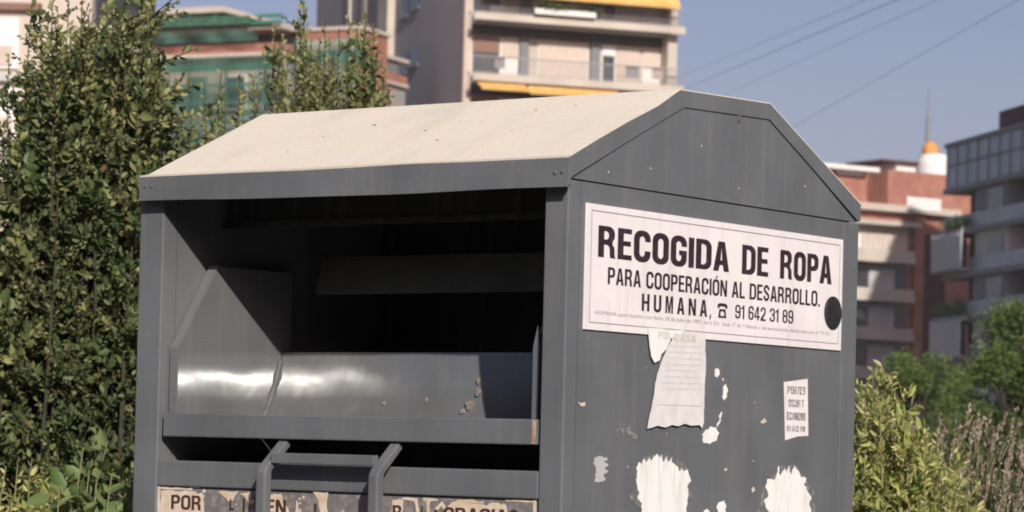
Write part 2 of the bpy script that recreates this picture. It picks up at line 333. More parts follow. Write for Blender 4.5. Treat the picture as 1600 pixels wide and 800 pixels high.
# ---- lettering
def arc(cx, cy, r, a0, a1, k=6): return [(cx+r*math.cos(R(a0+(a1-a0)*i/k)), cy+r*math.sin(R(a0+(a1-a0)*i/k))) for i in range(k+1)]
def rrect(x0, y0, x1, y1, bl, br, tr, tl):
    """closed contour, anticlockwise from bottom left; radii per corner"""
    o = []
    for (cx, cy, r, a) in ((x0+bl, y0+bl, bl, 180), (x1-br, y0+br, br, 270), (x1-tr, y1-tr, tr, 0), (x0+tl, y1-tl, tl, 90)):
        o += arc(cx, cy, r, a, a+90) if r > 0 else [(cx, cy)]
    return o
def glyph(ch, T=.17, S=.14):
    """contours of a narrow grotesque capital or figure of height 1, and its width"""
    W_ = .60; r = .26; q = .13
    if ch == ' ': return [], .26
    if ch == 'I': return [[(0, 0), (T, 0), (T, 1), (0, 1)]], T
    if ch == 'E': return [[(0, 0), (.5, 0), (.5, S), (T, S), (T, .44), (.46, .44), (.46, .44+S), (T, .44+S), (T, 1-S), (.49, 1-S), (.49, 1), (0, 1)]], .5
    if ch == 'F': return [[(0, 0), (T, 0), (T, .42), (.43, .42), (.43, .42+S), (T, .42+S), (T, 1-S), (.48, 1-S), (.48, 1), (0, 1)]], .48
    if ch == 'L': return [[(0, 0), (.48, 0), (.48, S), (T, S), (T, 1), (0, 1)]], .48
    if ch == 'T': return [[(.25-T/2, 0), (.25+T/2, 0), (.25+T/2, 1-S), (.5, 1-S), (.5, 1), (0, 1), (0, 1-S), (.25-T/2, 1-S)]], .5
    if ch == 'H': return [[(0, 0), (T, 0), (T, .43), (W_-T, .43), (W_-T, 0), (W_, 0), (W_, 1), (W_-T, 1), (W_-T, .43+S), (T, .43+S), (T, 1), (0, 1)]], W_
    if ch == 'D': return [rrect(0, 0, W_, 1, 0, r, r, 0), rrect(T, S, W_-T, 1-S, 0, q, q, 0)], W_
    if ch in 'OÓ0':
        c = [rrect(0, -.012, W_, 1.012, r, r, r, r), rrect(T, S, W_-T, 1-S, q, q, q, q)]
        if ch == 'Ó': c.append([(.26, 1.06), (.36, 1.06), (.47, 1.22), (.32, 1.22)])
        return c, W_
    if ch == 'U':
        o = [(0, 1)]+arc(r, r-.012, r, 180, 270)+arc(W_-r, r-.012, r, 270, 360)+[(W_, 1), (W_-T, 1)]
        return [o+arc(W_-T-q, S+q, q, 360, 270)+arc(T+q, S+q, q, 270, 180)+[(T, 1)]], W_
    if ch in 'CG':
        o = [(W_, .66)]+arc(W_-r, 1.012-r, r, 0, 90)+arc(r, 1.012-r, r, 90, 180)+arc(r, r-.012, r, 180, 270)
        if ch == 'C': o += arc(W_-r, r-.012, r, 270, 360)+[(W_, .36), (W_-T, .36)]
        else: o += arc(W_-r, r-.012, r, 270, 360)+[(W_, .53), (W_*.52, .53), (W_*.52, .53-S), (W_-T, .53-S)]
        o += arc(W_-T-q, S+q, q, 360, 270)+arc(T+q, S+q, q, 270, 180)+arc(T+q, 1-S-q, q, 180, 90)+arc(W_-T-q, 1-S-q, q, 90, 0)+[(W_-T, .66)]
        return [o], W_
    if ch in 'PR':
        b0 = .40 if ch == 'P' else .41; rr_ = .22; w_ = .57
        hole = rrect(T, b0+S, w_-T, 1-S, 0, .11, .11, 0)
        if ch == 'P': return [[(0, 0), (T, 0), (T, b0)]+arc(w_-rr_, b0+rr_, rr_, 270, 360)+arc(w_-rr_, 1-rr_, rr_, 0, 90)+[(0, 1)], hole], w_
        return [[(0, 0), (T, 0), (T, b0), (.27, b0)]+arc(.27, b0-.13, .13, 90, 0, 4)+[(.405, .10), (.43, 0), (.61, 0), (.58, .07), (.57, .25)]+arc(.44, .30, .125, 0, 62, 4)+arc(w_-rr_+.02, b0+rr_+.06, rr_-.02, 312, 360, 4)+arc(w_-rr_, 1-rr_, rr_, 0, 90)+[(0, 1)], hole], .61
    if ch == 'A':
        w_ = .62; h = T*.62
        return [[(0, 0), (T, 0), (T+.045, .21), (w_-T-.045, .21), (w_-T, 0), (w_, 0), (w_/2+h, 1), (w_/2-h, 1)], [(T+.075, .21+S), (w_-T-.075, .21+S), (w_/2, .82)]], w_
    if ch == 'N': return [[(0, 0), (T*.95, 0), (T*.95, .63), (W_-T*1.1, 0), (W_, 0), (W_, 1), (W_-T*.95, 1), (W_-T*.95, .37), (T*1.1, 1), (0, 1)]], W_
    if ch == 'M':
        w_ = .74
        return [[(0, 0), (T*.9, 0), (T*.9, .70), (w_/2-.075, 0), (w_/2+.075, 0), (w_-T*.9, .70), (w_-T*.9, 0), (w_, 0), (w_, 1), (w_-T*1.35, 1), (w_/2, .36), (T*1.35, 1), (0, 1)]], w_
    if ch == 'S':
        w_ = .56; c = [(w_-T/2, .70), (w_-T/2-.01, .80), (w_-.19, .90), (w_/2, 1.0-S/2+.01), (.19, .91), (T/2, .80), (T/2+.01, .68), (.18, .585), (w_/2, .515), (w_-.19, .45), (w_-T/2-.01, .36), (w_-T/2, .23), (w_-.18, .105), (w_/2, S/2-.01), (.18, .10), (T/2+.01, .20), (T/2, .31)]
        L_, R_ = [], []
        for i, p in enumerate(c):
            a = Vector(c[min(i+1, len(c)-1)])-Vector(c[max(i-1, 0)]); a.normalize(); nrm = Vector((-a.y, a.x)); hw = (T+S)/4+.005
            L_.append((p[0]+nrm.x*hw, p[1]+nrm.y*hw)); R_.append((p[0]-nrm.x*hw, p[1]-nrm.y*hw))
        return [L_+R_[::-1]], w_
    if ch in '69':
        w_ = .52; o = [(w_, .70)]+arc(w_-.23, 1-.23, .23, 0, 90)+arc(.23, 1-.23, .23, 90, 180)+arc(.23, .23, .23, 180, 270)+arc(w_-.23, .23, .23, 270, 360)+arc(w_-.2, .60-.2, .2, 0, 90)+[(T*.9, .60)]
        o += arc(T*.9+.1, 1-S*.9-.1, .1, 180, 90)+arc(w_-T*.9-.1, 1-S*.9-.1, .1, 90, 0)+[(w_-T*.9, .70)]
        cs = [o, rrect(T*.9, S*.9, w_-T*.9, .60-S*.9, .09, .09, .09, .09)]
        if ch == '9': cs = [[(w_-x, 1-y) for x, y in c] for c in cs]
        return cs, w_
    if ch == '8':
        w_ = .52; o = arc(.24, .24, .24, 180, 270)+arc(w_-.24, .24, .24, 270, 360)+[(w_, .42), (w_-.05, .52), (w_-.015, .60)]+arc(w_-.235, 1-.22, .22, 0, 90)+arc(.235, 1-.22, .22, 90, 180)+[(.015, .60), (.05, .52), (0, .42)]
        return [o, rrect(T*.9, S*.9, w_-T*.9, .46, .08, .08, .08, .08), rrect(T*.95, .46+S*.9, w_-T*.95, 1-S*.9, .08, .08, .08, .08)], w_
    if ch == '3':
        w_ = .52
        return [[(0, .30)]+arc(.23, .23, .23, 180, 270)+arc(w_-.23, .23, .23, 270, 360)+[(w_, .42), (w_-.06, .52), (w_-.01, .62)]+arc(w_-.24, .77, .23, 0, 90)+arc(.23, .77, .23, 90, 180)+[(0, .70), (T*.9, .70)]+arc(T*.9+.09, 1-S*.9-.09, .09, 180, 90)+arc(w_-T-.08, 1-S*.9-.09, .09, 90, 0)+[(w_-T, .62), (w_-T-.05, .585), (.2, .585), (.2, .455), (w_-T-.04, .455), (w_-T+.01, .41)]+arc(w_-T*.9-.09, S*.9+.09, .09, 360, 270)+arc(T*.9+.09, S*.9+.09, .09, 270, 180)+[(T*.9, .30)]], w_
    if ch == '2':
        w_ = .52
        return [[(0, 0), (w_, 0), (w_, S), (.23, S), (.30, .24), (w_-.06, .48), (w_, .62)]+arc(w_-.23, .77, .23, 0, 90)+arc(.23, .77, .23, 90, 180)+[(0, .66), (T*.9, .66)]+arc(T*.9+.09, 1-S*.9-.09, .09, 180, 90)+arc(w_-T*.9-.09, 1-S*.9-.09, .09, 90, 0)+[(w_-T*.9, .64), (w_-T-.05, .53), (.05, .24), (0, .12)]], w_
    if ch == '4': return [[(.29, 0), (.29+T*.85, 0), (.29+T*.85, .2), (.54, .2), (.54, .2+S*.9), (.29+T*.85, .2+S*.9), (.29+T*.85, 1), (.26, 1), (0, .35), (0, .2), (.29, .2)], [(.12, .2+S*.9), (.29, .2+S*.9), (.29, .76)]], .54
    if ch == '1': return [[(.15, 0), (.15+T*.9, 0), (.15+T*.9, 1), (.18, 1), (.13, .87), (0, .82), (0, .70), (.15, .73)]], .15+T*.9
    if ch == '.': return [[(0, 0), (T*.95, 0), (T*.95, S*1.15), (0, S*1.15)]], T
    if ch == ',': return [[(0, S), (0, 0), (T*.45, 0), (T*.1, -.16), (T*.5, -.19), (T*.95, -.02), (T*.95, S)]], T
    return [[(0, 0), (T, 0), (T, 1), (0, 1)]], T
def text_mesh(body, bold=0.0, T=.17, S=.14, gap=.075):
    cu = bpy.data.curves.new('t', 'CURVE' if bold >= 0 else 'FONT')
    if bold < 0: cu.body = body; cu.resolution_u = 2
    else:
        cu.dimensions = '2D'; cu.fill_mode = 'BOTH'; x = 0
        for ch in body:
            cs, w_ = glyph(ch, T, S)
            for c in cs:
                c = [p for i, p in enumerate(c) if (Vector(p)-Vector(c[i-1])).length > 1e-4]
                sp = cu.splines.new('POLY'); sp.points.add(len(c)-1); sp.use_cyclic_u = True
                for p, (a, b_) in zip(sp.points, c): p.co = (x+a, b_, 0, 1)
            x += w_+gap
    to = bpy.data.objects.new('t', cu); COL.objects.link(to)
    dg = bpy.context.evaluated_depsgraph_get(); dg.update()
    me = bpy.data.meshes.new_from_object(to.evaluated_get(dg)); bpy.data.objects.remove(to)
    v = np.empty(len(me.vertices)*3); me.vertices.foreach_get('co', v); v = v.reshape(-1, 3)
    f = [tuple(p.vertices) for p in me.polygons]; bpy.data.meshes.remove(me)
    return v, f
def lettering(mb, body, a0, a1, zb, zt, plane, bold=.02, T=.17, S=.14, gap=.075):
    """text fitted between a0 and a1 (along the face) and zb..zt; plane maps (a, z) to a point"""
    v, f = text_mesh(body, bold, T, S, gap)
    cap = 1.0 if bold >= 0 else v[:, 1].max()
    x0, x1 = v[:, 0].min(), v[:, 0].max()
    mb.add([plane(a0+(a1-a0)*(x-x0)/(x1-x0), zb+(zt-zb)*(y/cap)) for x, y, _ in v], f)
XS = .0042
SIGN = MB(); SIGN.box(.0, .0042, .060, 1.1302, 1.5059, 1.7687)
SIGN = part(SIGN, 'side_sign', M_sign, label='white sign with dark lettering and thin border', bevel=.0008)
side = lambda a, z: (.0047, a, z)
t1 = MB()
lettering(t1, 'RECOGIDA', .1045, .622, 1.6595, 1.7255, side, .0, T=.205, S=.16, gap=.07)
lettering(t1, 'DE', .676, .79, 1.6595, 1.7255, side, .0, T=.205, S=.16, gap=.07)
lettering(t1, 'ROPA', .842, 1.078, 1.6595, 1.7255, side, .0, T=.205, S=.16, gap=.07)
lettering(t1, 'PARA COOPERACIÓN AL DESARROLLO.', .143, 1.026, 1.6045, 1.6405, side, .012, T=.175, S=.145, gap=.085)
for i, ch in enumerate('HUMANA'):
    lettering(t1, ch, .274+i*.0462, .274+i*.0462+.030, 1.5555, 1.5925, side, .012, T=.185, S=.15)
t1.add([(.0047, .5465, 1.5615), (.0047, .5515, 1.5615), (.0047, .5505, 1.553), (.0047, .5445, 1.549)], [(0, 1, 2, 3)])
# telephone pictogram
cy, cz = .598, 1.572
t1.add([(.0047, cy-.017, cz-.0155), (.0047, cy+.017, cz-.0155), (.0047, cy+.013, cz+.004), (.0047, cy-.013, cz+.004),
        (.0047, cy-.0085, cz-.011), (.0047, cy+.0085, cz-.011), (.0047, cy+.0065, cz-.001), (.0047, cy-.0065, cz-.001)],
       [(0, 1, 5, 4), (1, 2, 6, 5), (2, 3, 7, 6), (3, 0, 4, 7)])
t1.add([(.0047, cy-.021, cz+.006), (.0047, cy-.012, cz+.006), (.0047, cy-.011, cz+.010), (.0047, cy+.011, cz+.010), (.0047, cy+.012, cz+.006), (.0047, cy+.021, cz+.006),
        (.0047, cy+.020, cz+.014), (.0047, cy+.012, cz+.017), (.0047, cy-.012, cz+.017), (.0047, cy-.020, cz+.014)], [(0, 1, 2, 3, 4, 5, 6, 7, 8, 9)])
lettering(t1, '91 642 31 89', .652, .906, 1.5585, 1.5895, side, .012, T=.165, S=.14, gap=.07)
part(t1, 'lettering', M_ink, SIGN)
t2 = MB(); lettering(t2, 'HUMANA autorización: con fecha 28 de Julio de 1987, de la Dir. Gral. 1ª de Tributos y de asociaciones declaradas con nº 77.521', .099, 1.078, 1.5395, 1.5475, side, -1)
part(t2, 'small_print', M_inkfaint, SIGN)
bd = MB()
for y0, y1, z0, z1 in ((.078, 1.116, 1.7535, 1.7556), (.078, 1.116, 1.5206, 1.5225), (.078, .0798, 1.5226, 1.7534), (1.1142, 1.116, 1.5226, 1.7534)):
    bd.add([(.0046, y0, z0), (.0046, y1, z0), (.0046, y1, z1), (.0046, y0, z1)], [(0, 1, 2, 3)])
part(bd, 'border', M_border, SIGN)
dk = MB(); dk.lathe([(.039, 0), (.039, .003), (.036, .005), (.0, .005)], n=28)
dk.v = [(.0044+c, 1.0855+a, 1.593+bb) for a, bb, c in dk.v]
part(dk, 'round_plug', M_black, label='round black plug over the edge of the sign')

# ---- posters, stickers and paint chips on the side
def jag(pts, amp, n=6, seed=0):
    rn = random.Random(seed); out = []
    for i, p in enumerate(pts):
        q = pts[(i+1) % len(pts)]
        for k in range(n):
            t = k/n; out.append((p[0]+(q[0]-p[0])*t+rn.uniform(-amp, amp), p[1]+(q[1]-p[1])*t+rn.uniform(-amp, amp)))
    return out
def ragged(pts, rough, levels, seed):
    rn = random.Random(seed)
    for _ in range(levels):
        out = []
        for i, p in enumerate(pts):
            q = pts[(i+1) % len(pts)]; out.append(p); dx, dy = q[0]-p[0], q[1]-p[1]; h = rn.gauss(0, rough)
            out.append(((p[0]+q[0])/2-dy*h, (p[1]+q[1])/2+dx*h))
        pts = out
    return pts
M_residue = mat('glue_film', (.125, .127, .13), .8, (.30, .295, .285), scale=60, lo=.45, hi=.75, detail=8)
def sidepoly(pxs, x, th=.0008):
    m = MB(); m.prism([tuple(onp(a, c, 0, x)[1:]) for a, c in pxs], 0, x-th, x); return m
def stick(name, pxs, m, x=.0006, label=None, parent=ROOT, th=.0008):
    if name == 'paper_remains':
        cx = sum(p[0] for p in pxs)/len(pxs); cy = sum(p[1] for p in pxs)/len(pxs)
        rn_ = random.Random(len(pxs)*7)
        if max(p[0] for p in pxs)-min(p[0] for p in pxs) > 40:      # faint glue film round the torn paper
            ring = []
            for k in range(64):
                an = k*math.pi/32
                rr_ = max((p[0]-cx)*math.cos(an)+(p[1]-cy)*math.sin(an) for p in pxs)*(.97+rn_.uniform(-.02, .06))
                rr_ = min(rr_, 62 if abs(math.sin(an)) > .5 else 44)
                ring.append((cx+rr_*math.cos(an), cy+rr_*math.sin(an)))
            part(sidepoly(ring, .0003, .0003), 'glue_film', M_residue)
        pxs = ragged(pxs, .10, 3, len(pxs))
    elif name in ('torn_poster', 'poster_scrap'): pxs = ragged(pxs, .014, 3, len(pxs))
    return part(sidepoly(pxs, x, th), name, m, parent, label=label)
POST = stick('torn_poster', [(1052, 527), (1068, 517), (1103, 520), (1102, 590), (1100, 660), (1097, 669), (1093, 664), (1080, 665), (1070, 662), (1060, 666), (1050, 664), (1040, 668), (1028, 665), (1012, 670), (1018, 640), (1024, 600), (1034, 565), (1043, 545)], M_paper, .0062,
      'long torn white poster hanging below the sign', th=.001)
M_ghost = mat('ghost_print', (.56, .515, .51), .9, (.66, .61, .60), scale=70)
for i in range(8):      # faded print lines and a crease
    yy = 540+i*9.5
    l0 = 1046-i*2.2
    stick('print_line', [(l0+2, yy-.5), (1096, yy+1.8), (1096, yy+3.6), (l0+2, yy+1.6)], M_ghost, .0064, parent=POST, th=.0001)
stick('print_line', [(1028, 632), (1096, 634), (1096, 635.5), (1028, 633.2)], mat('crease', (.46, .43, .43), .9), .0064, parent=POST, th=.0001)
stick('poster_scrap', [(1012, 512), (1056, 516), (1070, 516), (1062, 524), (1048, 529), (1042, 545), (1034, 553), (1031, 563), (1023, 567), (1018, 557), (1015, 535)], M_paper2, .0066, 'torn white scrap overlapping the bottom edge of the sign', th=.001)
tp = MB()
lettering(tp, 'POS', .338, .385, 1.499, 1.514, lambda a, z: (.0068, a, z)); lettering(tp, 'CASA', .40, .49, 1.497, 1.513, lambda a, z: (.0068, a, z))
part(tp, 'faded_print', mat('faint_print', (.52, .50, .44), .9), POST)
STK = stick('small_sticker', [(1225, 597), (1262, 592), (1263, 681), (1246, 682), (1227, 688)], M_sign, .0008, 'small upright white sticker with four lines of print')
ss = MB()
for body, (a0, a1), (zd, ze) in (('PORTES', (.893, .975), (1.397, 1.415)), ('OSCAR T', (.899, .968), (1.367, 1.385)), ('ECONOMI', (.893, .977), (1.337, 1.355)), ('91 612 98', (.893, .977), (1.311, 1.324))):
    lettering(ss, body, a0, a1, zd, ze, lambda a, z: (.0012, a, z), .01, T=.2, S=.15, gap=.05)
part(ss, 'lettering', mat('worn_print', (.10, .08, .08), .7, (.45, .40, .38), scale=90, lo=.4, hi=.62), STK)
rn = random.Random(3)
stick('paper_remains', [(995, 730), (999, 722), (1003, 725), (1006, 717), (1010, 722), (1015, 714), (1018, 720), (1024, 713), (1027, 709), (1030, 716), (1034, 711), (1037, 722), (1041, 713), (1045, 722), (1050, 714), (1053, 724), (1058, 728), (1061, 736), (1065, 731), (1069, 736), (1074, 733), (1075, 770), (1073, 800), (1072, 860), (1020, 860), (1003, 800), (997, 775), (995, 755)], M_paper2, .0009, 'large scraped patch of white poster remains nearest the front corner')
stick('paper_remains', [(1196, 760), (1200, 748), (1207, 749), (1213, 745), (1217, 728), (1220, 743), (1226, 730), (1229, 740), (1233, 728), (1236, 742), (1242, 727), (1247, 735), (1252, 746), (1260, 747), (1256, 757), (1262, 768), (1265, 790), (1262, 840), (1210, 842), (1202, 800), (1194, 783), (1201, 775)], M_paper2, .0009, 'scraped patch of white poster remains nearest the back corner')
stick('paper_remains', [(929, 715), (948, 714), (950, 719), (944, 722), (951, 726), (944, 731), (951, 737), (943, 742), (947, 748), (942, 752), (929, 752)], mat('grey_paper', (.42, .42, .41), .9), .0009)
stick('paper_remains', [(1097, 680), (1103, 672), (1110, 666), (1119, 667), (1124, 676), (1120, 687), (1110, 694), (1099, 692)], M_paper2, .0009)
stick('paper_remains', [(1120, 664), (1125, 655), (1127, 643), (1128, 645), (1125, 660), (1122, 668)], M_paper2, .0009)
stick('paper_remains', [(1118, 577), (1122, 575), (1125, 584), (1121, 590), (1117, 586)], M_paper2, .0009)
stick('paper_remains', [(1131, 604), (1135, 600), (1136, 620), (1132, 626), (1130, 616)], M_paper2, .0009)
stick('paper_remains', [(1122, 788), (1132, 782), (1134, 800), (1133, 815), (1122, 815)], M_paper2, .0009)
stick('paper_remains', [(1100, 800), (1105, 795), (1109, 800), (1109, 815), (1100, 815)], M_paper2, .0009)
def chip(pxs, x=.0007): part(MB().prism([tuple(onp(a, c, 0, x)[1:]) for a, c in pxs], 0, x-.0006, x), 'paint_chip', M_chip)
chip([(903, 628), (909, 630), (914, 628), (915, 634), (908, 635)]); chip([(1188, 660), (1193, 655), (1195, 653), (1198, 659), (1192, 662)])
chip([(1132, 733), (1136, 731), (1136, 735), (1132, 736)]); chip([(1174, 765), (1178, 760), (1180, 766), (1176, 770)]); chip([(1128, 592), (1130, 590), (1132, 595), (1130, 596)])
for i in range(26):
    a = rn.uniform(.03, 1.18); z = rn.uniform(1.0, 1.80); s = rn.uniform(.0008, .0022)
    if .05 < a < 1.14 and z > 1.5: continue
    part(MB().prism([(a+s*math.cos(k*1.05)*rn.uniform(.6, 1.4), z+s*math.sin(k*1.05)*rn.uniform(.6, 1.5)) for k in range(6)], 0, -.0001, .0007), 'paint_chip', M_chip)
for z, y in ((1.84, .14), (1.862, .3), (1.85, .66), (1.93, .5), (1.88, .95)):
    part(MB().prism([(y+.0022*math.cos(k)*rn.uniform(.5, 1.4), z+.0022*math.sin(k)) for k in range(6)], 0, .0010, .0022), 'paint_chip', M_chip)
gs = MB()
for k in range(9):
    a = .19+rn.uniform(0, .085); z = 1.285+rn.uniform(0, .022); s = rn.uniform(.004, .009)
    gs.prism([(a+s*math.cos(q)*rn.uniform(.6, 1.5), z+s*.7*math.sin(q)*rn.uniform(.6, 1.4)) for q in (0, .9, 1.8, 2.7, 3.6, 4.5, 5.4)], 0, -.0002+k*.00001, .0006+k*.00002)
part(gs, 'glue_stain', mat('glue_residue', (.17, .18, .165), .8, (.26, .26, .24), scale=90))
YS = lambda z: float(np.interp(z, [p_[1] for p_ in prof], [p_[0] for p_ in prof]))
M_scuff = mat('scuffed_paint', (.2, .18, .15), .7, (.3, .26, .22), scale=80)
for x, z, w_, h in ((-.492, 1.350, .011, .014), (-.478, 1.378, .008, .012), (-.486, 1.405, .004, .009), (-.505, 1.335, .006, .008), (-.62, 1.362, .003, .006), (-.74, 1.352, .003, .005)):
    part(MB().prism([(x+w_*math.cos(q)*rn.uniform(.4, 1), z+h*math.sin(q)*rn.uniform(.4, 1)) for q in np.arange(0, 6.2, .6)], 1, YS(z)-.0025-.5*h, YS(z)+.004), 'paint_chip', M_scuff)
# dark specks on the dusty roof
ds = MB()
for px, py, s in ((585, 196, .006), (683, 220, .004), (665, 205, .004), (760, 157, .003), (838, 172, .003), (505, 214, .0025), (900, 165, .002), (720, 190, .002), (450, 238, .002), (800, 205, .002)):
    d = ray(px, py)     # meet the front slope
    n_ = np.array([0, -.1826, .409]); n_ /= np.linalg.norm(n_); t = ((np.array([0, -.004, 1.862])-CAM)@n_)/(d@n_); p = CAM+d*t
    e = np.array([0, .409, .1826]); e /= np.linalg.norm(e)
    k = 9; w_ = 2.2 if px == 683 else 1
    ring = [p+n_*.0012+s*w_*math.cos(q*6.283/k)*np.array([1, 0, 0])*rn.uniform(.6, 1.3)+e*s/w_*math.sin(q*6.283/k)*rn.uniform(.5, 1.2) for q in range(k)]
    ds.add(ring+[p+n_*.0032], [(q, (q+1) % k, k) for q in range(k)])
part(ds, 'bird_dirt', mat('dirt', (.12, .10, .08), .9, (.25, .21, .17), scale=100))

# ---- weathered front label
LAB = part(MB().box(-1.121, -.066, .006, .0108, .72, 1.1465), 'front_label', M_peelgrey, label='weathered cream label with peeled dark lettering')
def frontpoly(m, pxs, y):
    part(MB().prism([(onp(a, c, 1, y)[0], onp(a, c, 1, y)[2]) for a, c in pxs], 1, y-.0004, y+.0004), 'peeling_film', M_peel, LAB)
pe = None
frontpoly(pe, jag([(252, 766), (300, 768), (318, 772), (319, 790), (322, 830), (250, 830)], 1.6, 5, 1), .0055)
frontpoly(pe, jag([(338, 768), (372, 768), (366, 778), (358, 785), (352, 776)], 1.8, 3, 2), .0055)
frontpoly(pe, jag([(376, 770), (392, 770), (391, 790), (385, 778)], 1.2, 3, 8), .0055)
frontpoly(pe, jag([(421, 773), (439, 772), (441, 786), (450, 795), (456, 830), (418, 830)], 1.6, 4, 3), .0055)
frontpoly(pe, jag([(490, 770), (512, 769), (511, 800), (500, 802), (497, 782)], 1.6, 4, 4), .0055)
frontpoly(pe, jag([(463, 782), (466, 786), (465, 815), (461, 815)], .7, 3, 12), .0055)
frontpoly(pe, jag([(613, 780), (628, 780), (630, 800), (626, 830), (610, 830)], 1.5, 4, 5), .0055)
frontpoly(pe, jag([(628, 777), (652, 778), (655, 800), (650, 800), (648, 783), (629, 781)], .8, 3, 6), .0055)
frontpoly(pe, jag([(661, 778), (684, 780), (684, 783), (672, 783), (671, 800), (666, 800), (667, 783), (661, 782)], .7, 2, 7), .0055)
frontpoly(pe, jag([(700, 790), (716, 781), (755, 783), (757, 790), (770, 786), (792, 789), (797, 830), (696, 830)], 1.8, 5, 9), .0055)
frontpoly(pe, jag([(679, 795), (690, 783), (699, 797), (694, 800), (690, 790), (684, 798)], .7, 2, 17), .0055)
frontpoly(pe, [(833, 782), (838, 782), (838, 900), (834, 900)], .0055); frontpoly(pe, [(246, 760), (250, 760), (249, 900), (246, 900)], .0055)
frontpoly(pe, jag([(250, 761), (300, 763), (300, 766), (250, 764)], .6, 6, 10), .0056)
frontpoly(pe, jag([(790, 781), (834, 783), (834, 785), (790, 783)], .5, 6, 13), .0056)
for i in range(34):
    a = rn.uniform(252, 832); c = 758+(a-246)*.043+rn.uniform(6, 45)*1; s = rn.uniform(.8, 3.2)
    frontpoly(pe, [(a+s*math.cos(q)*rn.uniform(.5, 1.4), c+s*math.sin(q)*rn.uniform(.5, 1.8)) for q in (0, 1, 2, 3, 4, 5)], .0054-.00003*i)
fr = lambda a, z: (a, .0036, z)
def word(body, *k):
    m = MB(); lettering(m, body, *k, fr); part(m, 'lettering', M_inkbrown, LAB)
word('POR', -1.083, -.992, 1.100, 1.132)
word('EN', -.800, -.742, 1.098, 1.130)
word("I", -.662, -.655, 1.104, 1.125); word("'", -.868, -.862, 1.10, 1.13); word("L", -.907, -.893, 1.104, 1.127)
word('R', -.443, -.418, 1.098, 1.128); word('L', -.366, -.354, 1.098, 1.128); word('A', -.336, -.318, 1.098, 1.122)
word('GRACIAS', -.306, -.110, 1.098, 1.128)


# ------------------------------------------------------------------ buildings
def bld(name, px0, d, theta, label, cat, group=None):
    p = at(px0, horizon(px0), d)
    return empty(name, (p[0], p[1], 0), -YAW+R(theta), label=label, cat=cat, group=group)
def tolocal(B, p):
    c, s = math.cos(B.rotation_euler.z), math.sin(B.rotation_euler.z); q = p-np.array(B.location)
    return np.array([c*q[0]+s*q[1], -s*q[0]+c*q[1], q[2]])
def loc(B, px, py, ax=1, v=0):         # building-frame point seen at a pixel on the plane axis = v
    o = tolocal(B, CAM); q = tolocal(B, CAM+ray(px, py)); d = q-o
    return o+d*((v-o[ax])/d[ax])
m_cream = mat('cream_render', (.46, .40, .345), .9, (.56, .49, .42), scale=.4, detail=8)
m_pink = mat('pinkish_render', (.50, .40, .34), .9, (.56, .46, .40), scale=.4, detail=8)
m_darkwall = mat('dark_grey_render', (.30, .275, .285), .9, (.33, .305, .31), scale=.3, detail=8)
m_pier = mat('grey_pier', (.17, .17, .175), .8)
m_glass = mat('dark_glass', (.03, .033, .038), .12, (.05, .055, .06), scale=.8, spec=.6)
m_white = mat('white_render', (.72, .69, .66), .8, (.76, .73, .70), scale=.5)
m_yellow = mat('yellow_awning', (.62, .35, .10), .9, (.70, .43, .15), scale=2)
m_rail = mat('railing_metal', (.27, .26, .27), .5)
m_brick = mat('red_brick', (.31, .125, .09), .9, (.39, .18, .13), scale=1.2, detail=10)
m_brickdk_shade = mat('dark_brick_and_shade', (.07, .03, .027), .9, (.09, .04, .035), scale=1.2, detail=8)  # dark brick, also the painted shade in the grey block's recesses
m_blind = mat('rolled_blind', (.52, .42, .36), .8, (.58, .48, .42), scale=3)
m_brown = mat('brown_shutter', (.20, .11, .08), .7)
m_conc = mat('balcony_concrete', (.42, .41, .41), .85, (.50, .49, .49), scale=.5)
m_greynet = mat('glass_balustrade', (.30, .36, .45), .3, (.40, .46, .55), scale=.6)

def railing(B, u0, u1, y, z0, z1, step=.14, parent=None, name='railing', m=None):
    r = MB(); r.box(u0, u1, y-.03, y+.03, z1-.06, z1); r.box(u0, u1, y-.02, y+.02, z0+.05, z0+.09)
    u = u0
    while u < u1: r.box(u, u+.025, y-.012, y+.012, z0+.09, z1-.06); u += step
    return r.build(name, m or m_rail, parent or B)

# --- main block
A = bld('apartment_block', 706, 158, 19, 'tall apartment block with dark grey side wall, cream balconies and yellow awnings', 'building')
UE = loc(A, 1062, 100, 1, -1.4)[0]-.1
ZT = loc(A, 708, 25)[2]; ZB2 = loc(A, 705, 119)[2]; ST = ZT-ZB2
m = MB(); m.box(.35, UE, -.15, 15.5, 0, 34); m.build('core_wall', m_cream, A)
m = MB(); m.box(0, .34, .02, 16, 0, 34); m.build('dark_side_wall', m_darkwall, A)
m = MB(); m.box(-.02, .36, -.45, .018, 0, 34); m.build('corner_pilaster', m_pink, A)
pl = loc(A, 607, 80, 0, 0)[1]
m = MB(); m.box(-.45, -.002, pl-1.1, pl+.9, 0, 34); m.build('side_pilaster', m_cream, A)
m = MB(); m.box(UE-.55, UE, -1.25, -.16, 0, 34); m.build('end_pilaster', m_cream, A)
m = MB(); m.box(0, 9, 16.001, 30, 0, 34); m.build('rear_wing', m_darkwall, A)
m = MB(); m.box(-.15, -.002, 18.4, 19.2, 0, 34); m.box(-.15, -.002, 22.0, 22.4, 0, 34); m.build('pilaster_strip', m_cream, A)
m_slabshade = mat('painted_slab_shade', (.07, .065, .065), .8)  # colour for the painted shadow under each slab
